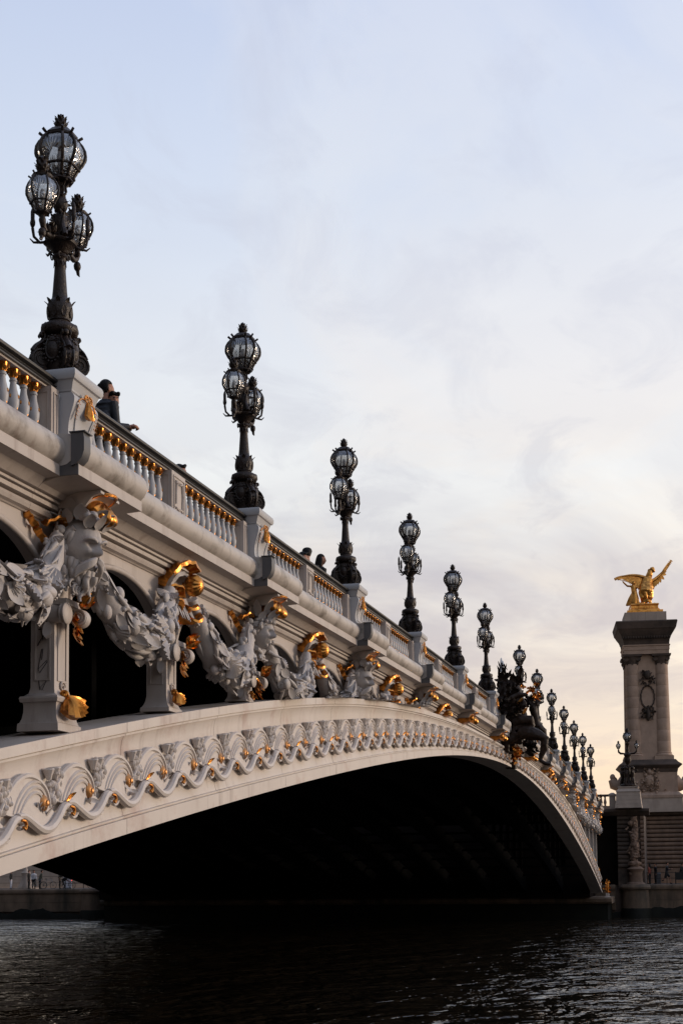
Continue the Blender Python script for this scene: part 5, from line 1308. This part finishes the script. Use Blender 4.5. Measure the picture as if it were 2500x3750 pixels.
for i in range(26):
    px = q.uniform(205, 320); py = q.uniform(430, 700); m.leaf(N(px, py, -1.2), (q.uniform(-.3, .3), q.uniform(-1, 1), 1), (-1, 0, .3), q.uniform(.2, .36), .035, .9, .3, 6)
for px, py in ((330, 560), (360, 600), (320, 470)):
    m.tube([N(px-40, py+80, -1.2), N(px-20, py+10, -1.2), N(px+10, py-5, -1.2), N(px+25, py+25, -1.2)], [.02, .02, .018, .008], 6)
part('reeds', m.mesh('reeds', 'bronze_statue', angle=45), ng)
m = MB()
for px, p0, p1 in ((240, 440, 285), (265, 450, 335), (236, 520, 450), (248, 800, 700)): m.tube([N(px, p0, -1.25), N(px, (p0+p1)/2, -1.25), N(px, p1+20, -1.25), N(px, p1, -1.25)], [.045, .05, .035, .008], 6)
part('glass_spire', m.mesh('glass_spire', 'frosted', angle=30), ng)
m = MB(); m.tube([N(485, 1085, -2.35), N(600, 980, -2.35)], [.055, .05], 6); m.tube([N(660, 900, -2.35), N(760, 830, -2.35)], [.05, .04], 6)
for cx, cy, n, s_ in ((760, 850, 26, 60), (840, 970, 26, 55), (600, 790, 10, 30), (840, 770, 10, 30)):
    for i in range(n): m.leaf(N(cx+q.gauss(0, s_*.5), cy+q.gauss(0, s_*.5), q.uniform(-2.4, -1.8)), (q.uniform(-.6, .2), q.uniform(-1, 1), q.uniform(-.6, 1)), (-1, 0, .2), q.uniform(.10, .2), .05, .7, .3, 5)
m.leaf(N(600, 1230, -2.3), (0, -.6, .8), (-1, 0, .2), .32, .07, .1)
part('gilt_blossoms', m.mesh('gilt_blossoms', 'gilding', angle=50), ng)
m = MB()
m.ell(N(490, 1850, -1.6), (.22, .18, .22), 12, 9)
for i in range(36): m.leaf(N(490+q.gauss(0, 35), 1850+q.gauss(0, 75), -1.6+q.uniform(-.3, 0)), (q.uniform(-.6, .1), q.uniform(-1, 1), q.uniform(-1, .6)), (-1, -.4, 0), q.uniform(.12, .26), .055, .6, .3, 5)
part('gilt_mask', m.mesh('gilt_mask', 'gilding', angle=50), ng)
part('key_block', MB().box(-.28, .28, .10, .5, So(0)-OZ-.03, So(0)-OZ+1.0).mesh('key_block', 'bronze_statue', smooth=False), ng)
# golden group at the far end of the parapet
eg = thing('gilded_end_group', 'small gilded sculpture closing the parapet behind the last bridge lamp', 'sculpture', (53.3, .1, Zp(52.6)-1.0), scale=(.55, .55, .55))
m = MB(); q = random.Random(77)
m.tube([(0, 0, -.3), (0, 0, .5), (0, -.1, 1.1)], [.45, .4, .2], 10)
for i in range(60): m.leaf((q.uniform(-.4, .4), q.uniform(-.9, .3), q.uniform(-.4, 1.5)*1.0), (q.uniform(-.5, .5), q.uniform(-1, .5), q.uniform(-.4, 1)), (-1, 0, .2), q.uniform(.2, .4), .09, .5, .3, 5)
part('bronze_body', m.mesh('bronze_body', 'bronze_statue', angle=50), eg)
m = MB()
for i in range(26): m.leaf((q.uniform(-.5, .1), -.35+q.uniform(-.5, .1)-.0, q.uniform(-.5, 1.5)), (q.uniform(-.5, .2), q.uniform(-1, 0), q.uniform(-.4, 1)), (-1, 0, .2), q.uniform(.15, .3), .08, .6, .3, 5)
part('gilt_leaves', m.mesh('gilt_leaves', 'gilding', angle=50), eg)
# gilded beast at the far foot of the arch
fb = thing('gilded_foot_ornament', 'gilded ornament standing at the far foot of the arch near the water', 'sculpture', (53.6, -.65, 1.76), scale=(.55, .55, .55))
m = MB()
for i in range(40): m.leaf((q.uniform(-.3, .3), q.uniform(-.4, .4), .5+q.uniform(0, 1.9)), (q.uniform(-.5, .2), q.uniform(-1, 1), q.uniform(-.4, 1)), (-1, 0, .2), q.uniform(.2, .4), .09, .6, .3, 5)
m.tube([(0, 0, .3), (0, 0, 1.2), (0, -.1, 2.2)], [.16, .25, .2], 9)
part('gilt_body', m.mesh('gilt_body', 'gilding', angle=50), fb)
part('stone_base', MB().stack([(0, .4, .4), (.1, .4, .4), (.15, .25, .25), (.6, .22, .22)]).mesh('stone_base', 'painted_iron', angle=20), fb)

# ------------------------------------------------------------------ people
def hand(mb, w, d, s=1.0):
    w, d = Vector(w), Vector(d).normalized(); sd = d.cross(Vector((0, 0, 1))); sd = sd.normalized() if sd.length > .1 else Vector((1, 0, 0)); dn = Vector((0, 0, -1))
    mb.tube([w, w+d*.05*s, w+d*.085*s], [.026*s, .036*s, .036*s], 8, flat=.6)
    for k in range(4):
        o = sd*(.027-.018*k)*s; L = (.07, .078, .074, .058)[k]*s
        mb.tube([w+d*.085*s+o, w+d*(.085*s+L*.5)+o+dn*.006, w+d*(.085*s+L*.75)+o+dn*.03*s, w+d*(.085*s+L*.5)+o+dn*.045*s], [.0095*s]*3+[.008*s], 6)
    mb.tube([w+d*.03*s+sd*.03*s, w+d*.06*s+sd*.052*s, w+d*.09*s+sd*.05*s+dn*.015], [.012*s, .0105*s, .009*s], 6)
def person(name_label, loc, yaw, top, legs, skin='skin', pose='stand', hair='short', cap=False, voxel=.016, scale=1.0, group=None, lean=0.0, shorts=False, arms=None, stride=0.0, headyaw=0, headpitch=0, beard=False):
    """front is -Y; joints for the pose, one continuous body, clothes and hair as children"""
    t = thing('person', name_label, 'person', loc, (0, 0, R(yaw)), group, scale=(scale,)*3)
    hipz = .90; ly = -math.sin(R(lean)); lz = math.cos(R(lean))
    if pose == 'ride': hipz = .98
    if pose == 'sit': hipz = .48
    hip = Vector((0, 0, hipz)); T = lambda d: hip+Vector((0, ly*d, lz*d))
    chest, neck, headc = T(.36), T(.56), T(.56)+Vector((0, -.02+ly*.06, .17))
    J = {}
    for s in (-1, 1):
        if pose == 'ride': kn = (s*.11, -.36, hipz-.22+s*.10); an = (s*.11, -.16, hipz-.62+s*.12); toe = (s*.11, -.30, hipz-.68+s*.12)
        elif pose == 'sit': kn = (s*.13, -.44, .50); an = (s*.13, -.44, .09); toe = (s*.13, -.60, .04)
        elif stride:
            kn = (s*.09, -.18*stride*s-.06, .50+.04*s); an = (s*.09, -.30*stride if s > 0 else .36*stride, .09 if s > 0 else .34); toe = (an[0], an[1]-.14, an[2]-.05)
        else: kn = (s*.10, -.02, .49); an = (s*.10, .02, .08); toe = (s*.11, -.13, .035)
        J[s] = (Vector((s*.095, 0, hipz)), Vector(kn), Vector(an), Vector(toe))
        sh = T(.50)+Vector((s*.185, 0, 0))
        if arms and s in arms: el, wr = Vector(arms[s][0]), Vector(arms[s][1])
        elif pose == 'ride': el = sh+Vector((s*.03, -.18, -.20)); wr = sh+Vector((s*.02, -.40, -.32))
        elif pose == 'sit': el = sh+Vector((s*.05, -.05, -.28)); wr = sh+Vector((s*-.02, -.28, -.36))
        elif stride: el = sh+Vector((s*.04, .10*s, -.26)); wr = el+Vector((-s*.03, -.22, .06))
        else: el = sh+Vector((s*.05, .03, -.28)); wr = el+Vector((0, -.06, -.25))
        J[s] += (sh, el, wr)
    def limbs(mb, which, add=0.0, cut=1.0):
        for s in (-1, 1):
            hj, kn, an, toe, sh, el, wr = J[s]
            if which in ('legs', 'all'):
                if cut < 1: mb.tube([hj, hj.lerp(kn, .5), hj.lerp(kn, .95)], [.10+add, .085+add, .075+add], 10)
                else: mb.tube([hj, hj.lerp(kn, .5), kn, kn.lerp(an, .35), an], [.095+add, .078+add, .056+add, .056+add, .036+add], 10)
            if which in ('arms', 'all'): mb.tube([sh, sh.lerp(el, .5), el, el.lerp(wr, .4), wr], [.056+add, .047+add, .038+add, .038+add, .027+add], 9)
    def torso(mb, add=0.0):
        rings = []
        for d, rx, ry in ((-.10, .13, .09), (0, .165, .11), (.12, .145, .10), (.25, .155, .105), (.38, .18, .115), (.48, .185, .10), (.54, .12, .075), (.58, .06, .055)):
            c = T(d); rings.append([(c.x+(rx+add)*math.cos(a), c.y+(ry+add)*math.sin(a), c.z) for a in [2*math.pi*k/14 for k in range(14)]])
        mb.loft(rings)
    def hd():
        m = MB(); head(m, (0, 0, 0), (.072, .092, .112), False, 26, 20)
        for s in (-1, 1): m.ell((s*.073, .008, -.005), (.010, .018, .030), 6, 5)
        mt = Matrix.Translation(headc) @ Matrix.Rotation(R(headyaw), 4, 'Z') @ Matrix.Rotation(R(headpitch), 4, 'X')
        m.v = [tuple(mt @ Vector(p)) for p in m.v]; return m, mt
    b = MB(); torso(b); limbs(b, 'all'); b.tube([neck-Vector((0, 0, .06)), neck+Vector((0, ly*.04, .10))], [.055, .050], 10)
    hm, mt = hd(); b.merge(hm)
    for s in (-1, 1):
        hj, kn, an, toe, sh, el, wr = J[s]
        hand(b, wr, wr-el); b.tube([an, an.lerp(toe, .5)+Vector((0, .0, -.02)), toe], [.038, .038, .026], 8)
    part('body', fuse(b, voxel, skin, 'body', 0), t)
    c = MB(); torso(c, .016); limbs(c, 'arms', .014)
    if voxel < .01:
        for k in range(8): z_ = -.04+.075*k; rings_ = [tuple(T(z_)+Vector(((.172+.012*math.sin(k))*math.cos(a), .122*math.sin(a), 0))) for a in [2*math.pi*q_/20 for q_ in range(21)]]; c.tube(rings_, .020, 6, caps=False)
    part('jacket', fuse(c, max(voxel, .010), top, 'jacket', 1), t)
    c = MB(); limbs(c, 'legs', .014, .5 if shorts else 1.0); c.ell(hip+Vector((0, 0, -.02)), (.165, .125, .13), 12, 8)
    part('trousers', fuse(c, voxel, legs, 'trousers', 1), t)
    c = MB()
    for s in (-1, 1): a, o = J[s][2], J[s][3]; c.tube([a+Vector((0, .035, -.03)), a.lerp(o, .5)+Vector((0, 0, -.02)), o], [.046, .048, .034], 8)
    part('shoes', c.mesh('shoes', 'rubber'), t)
    if hair:
        c = MB(); c.ell((0, .020, .030), (.086, .102, .112), 18, 14, fn=lambda d: 1.0 if not (d.y < -.15 and d.z < .30) else .55)
        if hair == 'long':
            for k in range(9): a = R(20*k+10); c.tube([(math.cos(a)*.07, .02+math.sin(a)*.075, .03), (math.cos(a)*.085, .035+math.sin(a)*.09, -.12), (math.cos(a)*.10, .05+math.sin(a)*.11, -.34)], [.035, .038, .022], 7)
        elif hair == 'bun': c.ell((0, .105, .03), .042, 10, 8); c.ell((0, .08, -.04), (.06, .03, .05), 8, 6)
        else:
            for k in range(10): c.ell((.05*math.cos(k*.63), -.035+.03*math.sin(k*1.9), .095+.012*math.sin(k*2.3)), (.032, .034, .026), 7, 5)
        c.v = [tuple(mt @ Vector(p)) for p in c.v]; part('hair', fuse(c, .011, 'hair', 'hair', 1), t)
    if beard:
        c = MB()
        for k in range(15):
            a = R(-84+12*k); c.ell((math.sin(a)*.066, -math.cos(a)*.078+.004, -.062-.032*math.cos(a)), (.018, .018, .030), 7, 5)
        c.ell((0, -.088, -.045), (.026, .010, .007), 8, 5)
        for s in (-1, 1): c.ell((s*.026, -.093, .042), (.019, .008, .006), 8, 5)
        c.v = [tuple(mt @ Vector(p)) for p in c.v]; part('beard', c.mesh('beard', 'hair', angle=70), t)
    if cap:
        c = MB(); c.lathe([(.09, .02), (.098, .05), (.11, .085), (.10, .12), (.05, .135), (0, .137)], 16, (0, .01, 0)); c.leaf((0, -.075, .04), (0, -1, -.25), (0, 0, 1), .09, .06, -.1, .2)
        c.v = [tuple(mt @ Vector(p)) for p in c.v]; part('cap', c.mesh('cap', 'black_coat'), t)
    return t
DK = lambda x: Zp(x)-1.0
person('person with tied dark hair in navy quilted jacket, back turned, beside the nearest lamp', (-39.04, .33, DK(-38.9)-.23), 62, 'navy_jacket', 'black_coat', 'skin', hair='bun', lean=12, headyaw=-14, voxel=.008,
       arms={1: ((.23, -.12, 1.12), (.10, -.30, 1.06)), -1: ((-.23, -.12, 1.12), (-.08, -.30, 1.06))})
person('bearded person with short dark hair leaning on the rail with clasped hands', (-38.97, .52, DK(-38.4)-.33), 14, 'navy_jacket', 'black_coat', 'skin', hair='short', lean=32, headyaw=-62, headpitch=10, voxel=.008, beard=True,
       arms={1: ((.22, -.36, 1.13), (.02, -.57, 1.18)), -1: ((-.24, -.34, 1.13), (-.08, -.57, 1.17))})
person('person behind the rail of whom only dark hair shows, before the second lamp', (-35.85, .5, DK(-35.9)-.56), 30, 'black_coat', 'black_coat', hair='short', lean=10)
person('person in a black cap and coat with white collar, back turned, behind the rail', (-27.70, .52, DK(-27.7)-.22), 130, 'black_coat', 'black_coat', 'skin_pale', hair='short', cap=True, lean=10, headyaw=-20, headpitch=24)
person('person with long dark hair standing close behind the one in the black cap', (-27.05, .55, DK(-27)-.22), 40, 'black_coat', 'black_coat', hair='long', lean=10, headyaw=-10)
person('person mostly hidden behind the rail, short dark hair, left of the one in the cap', (-28.75, .52, DK(-28.7)-.52), 30, 'black_coat', 'black_coat', hair='short', lean=12)
QZ = 2.60
F = dict(voxel=.024)
person('person in a rust red top walking with a dark coated companion on the far quay', (66, -3.45, QZ), 160, 'rust_cloth', 'black_coat', hair='long', **F)
person('person in a dark coat walking beside the one in rust red on the far quay', (66, -3.95, QZ), 200, 'black_coat', 'black_coat', hair='short', **F)
person('person jogging in dark top and shorts with bare legs on the far quay', (66, -4.85, QZ), 0, 'navy_jacket', 'black_coat', hair='short', shorts=True, stride=1.0, lean=6, scale=1.05, headyaw=0, **F)
person('person in dark clothes sitting behind the grey bench at the right picture edge', (66, -6.0, QZ+.45), -20, 'black_coat', 'black_coat', hair='short', pose='sit', lean=18, **F)
person('person in a black top and dark trousers standing beside the pale lamp foot', (63, 52.4, QZ), 10, 'black_coat', 'black_coat', hair='short', **F)
person('person in a white top standing by the leftmost bicycle on the quay', (63, 51.9, QZ), -60, 'white_cloth', 'black_coat', hair='short', lean=14, **F)
person('person in an olive jacket bent over the handlebar of the leftmost bicycle', (62.8, 51.2, QZ), 40, 'olive_cloth', 'black_coat', hair='short', lean=16, **F)
person('person with an orange patch on a dark top standing between the bicycles', (63, 49.3, QZ), 20, 'olive_cloth', 'black_coat', hair='short', **F)
person('person in white trousers at the far left edge under the arch', (63, 54.2, QZ), 10, 'black_coat', 'white_cloth', hair='short', **F)
def bicycle(loc, yaw, label, light=False):
    t = thing('bicycle', label, 'bicycle', loc, (0, 0, R(yaw)), 'bicycles on the far quay')
    for y, n_ in ((-.52, 0), (.52, 0)):
        w = MB(); w.tube([(0, y+.33*math.cos(a), .35+.33*math.sin(a)) for a in [2*math.pi*k/24 for k in range(25)]], .02, 6, caps=False)
        for k in range(8): a = k*math.pi/8; w.tube([(0, y+.32*math.cos(a), .35+.32*math.sin(a)), (0, y-.32*math.cos(a), .35-.32*math.sin(a))], .004, 4)
        part('wheel', w.mesh('wheel', 'rubber'), t)
    f = MB()
    for a, b in (((0, .52, .35), (0, .10, .30)), ((0, .52, .35), (0, .20, .80)), ((0, .10, .30), (0, .22, .88)), ((0, .10, .30), (0, -.36, .72)), ((0, .20, .82), (0, -.36, .82)), ((0, -.52, .35), (0, -.34, .98))): f.tube([a, b], .02, 6)
    part('frame', f.mesh('frame', 'steel'), t)
    part('handlebar', MB().tube([(-.26, -.30, 1.0), (-.1, -.36, 1.0), (.1, -.36, 1.0), (.26, -.30, 1.0)], .016, 6).mesh('handlebar', 'rubber'), t)
    part('saddle', MB().ell((0, .24, .92), (.07, .14, .035), 10, 6).mesh('saddle', 'rubber'), t)
    if light: part('tail_light', MB().ell((-.03, .45, .78), .035, 8, 6).mesh('tail_light', 'tail_light'), t)
    return t
bicycle((62.4, 51.2, QZ), 8, 'leftmost of the bicycles on the far quay, held by a bent rider')
bicycle((62.5, 50.2, QZ), -6, 'middle bicycle on the far quay, standing between two people')
bicycle((62.2, 48.2, QZ), 175, 'bicycle with a red tail light ridden past the striped banner', True)
bicycle((62.8, 45.6, QZ), 4, 'bicycle parked against the railing at the dark end of the quay')
person('person in black riding the bicycle with the red tail light on the quay', (62.2, 48.3, QZ-.02), 180, 'black_coat', 'black_coat', hair='short', pose='ride', lean=35, **F)
bn = thing('banner', 'white roll-up banner with dark red stripes behind the cyclist', 'banner', (64, 49.0, QZ))
part('panel', MB().box(0, .03, -.40, .40, .1, 1.95).mesh('panel', 'white_cloth', smooth=False), bn)
for k in range(3): part('stripe', MB().add([(-.004, -.38, .5+.3*k), (-.004, .38, .9+.3*k), (-.004, .38, 1.0+.3*k), (-.004, -.38, .6+.3*k)], [(0, 1, 2, 3)]).mesh('stripe', 'rust_cloth', smooth=False), bn)
part('foot', MB().box(-.12, .15, -.42, .42, 0, .1).mesh('foot', 'steel', smooth=False), bn)
lf = thing('stone_lamp', 'pale bell shaped stone lamp foot on a low step on the far quay', 'lamp post', (64, 53.2, QZ))
part('bell', MB().lathe([(.75, .1), (.72, .3), (.55, .55), (.42, 1.0), (.40, 1.35), (.46, 1.5), (.3, 1.6), (.12, 1.9), (.10, 4.0), (0, 4.0)], 18).mesh('bell', 'stone_pale', angle=50), lf)
part('step', MB().stack([(0, .95, .95), (.12, .95, .95)]).mesh('step', 'stone_pale', smooth=False), lf)
def railing(x, y0, y1, label):
    t = thing('railing', label, 'railing', (x, y0, QZ))
    n = max(2, int((y1-y0)/1.5))
    for k in range(n+1): part('post', MB().box(-.025, .025, (y1-y0)*k/n-.025, (y1-y0)*k/n+.025, 0, 1.02).mesh('post', 'rubber', smooth=False), t)
    for z in (.95, .5): part('rail', MB().box(-.02, .02, 0, y1-y0, z, z+.04).mesh('rail', 'rubber', smooth=False), t)
railing(61.0, 44.3, 47.8, 'thin dark metal railing along the quay edge under the arch')
railing(61.2, -30, -3.4, 'thin dark rail along the quay edge in front of the banded wall')
bp = thing('bench', 'dark slatted bench with grey panel on the far quay at the right edge', 'bench', (65.2, -6.3, QZ))
part('panel', MB().box(0, .06, -1.2, .7, .35, .95).mesh('panel', 'rubber', smooth=False), bp)
for k in range(3): part('post', MB().box(-.03, .09, -1.15+.9*k, -1.05+.9*k, 0, 1.02).mesh('post', 'rubber', smooth=False), bp)
part('seat', MB().box(.1, .6, -1.2, .7, .80, .88).mesh('seat', 'rubber', smooth=False), bp)
pb = thing('litter_bin', 'grey box bin beside the walking couple on the far quay', 'bin', (66.6, -4.1, QZ))
part('body', MB().stack([(0, .25, .25), (.9, .27, .27)]).mesh('body', 'lead', smooth=False), pb); part('lid', MB().stack([(.9, .28, .28), (.96, .25, .25)]).mesh('lid', 'steel', smooth=False), pb)
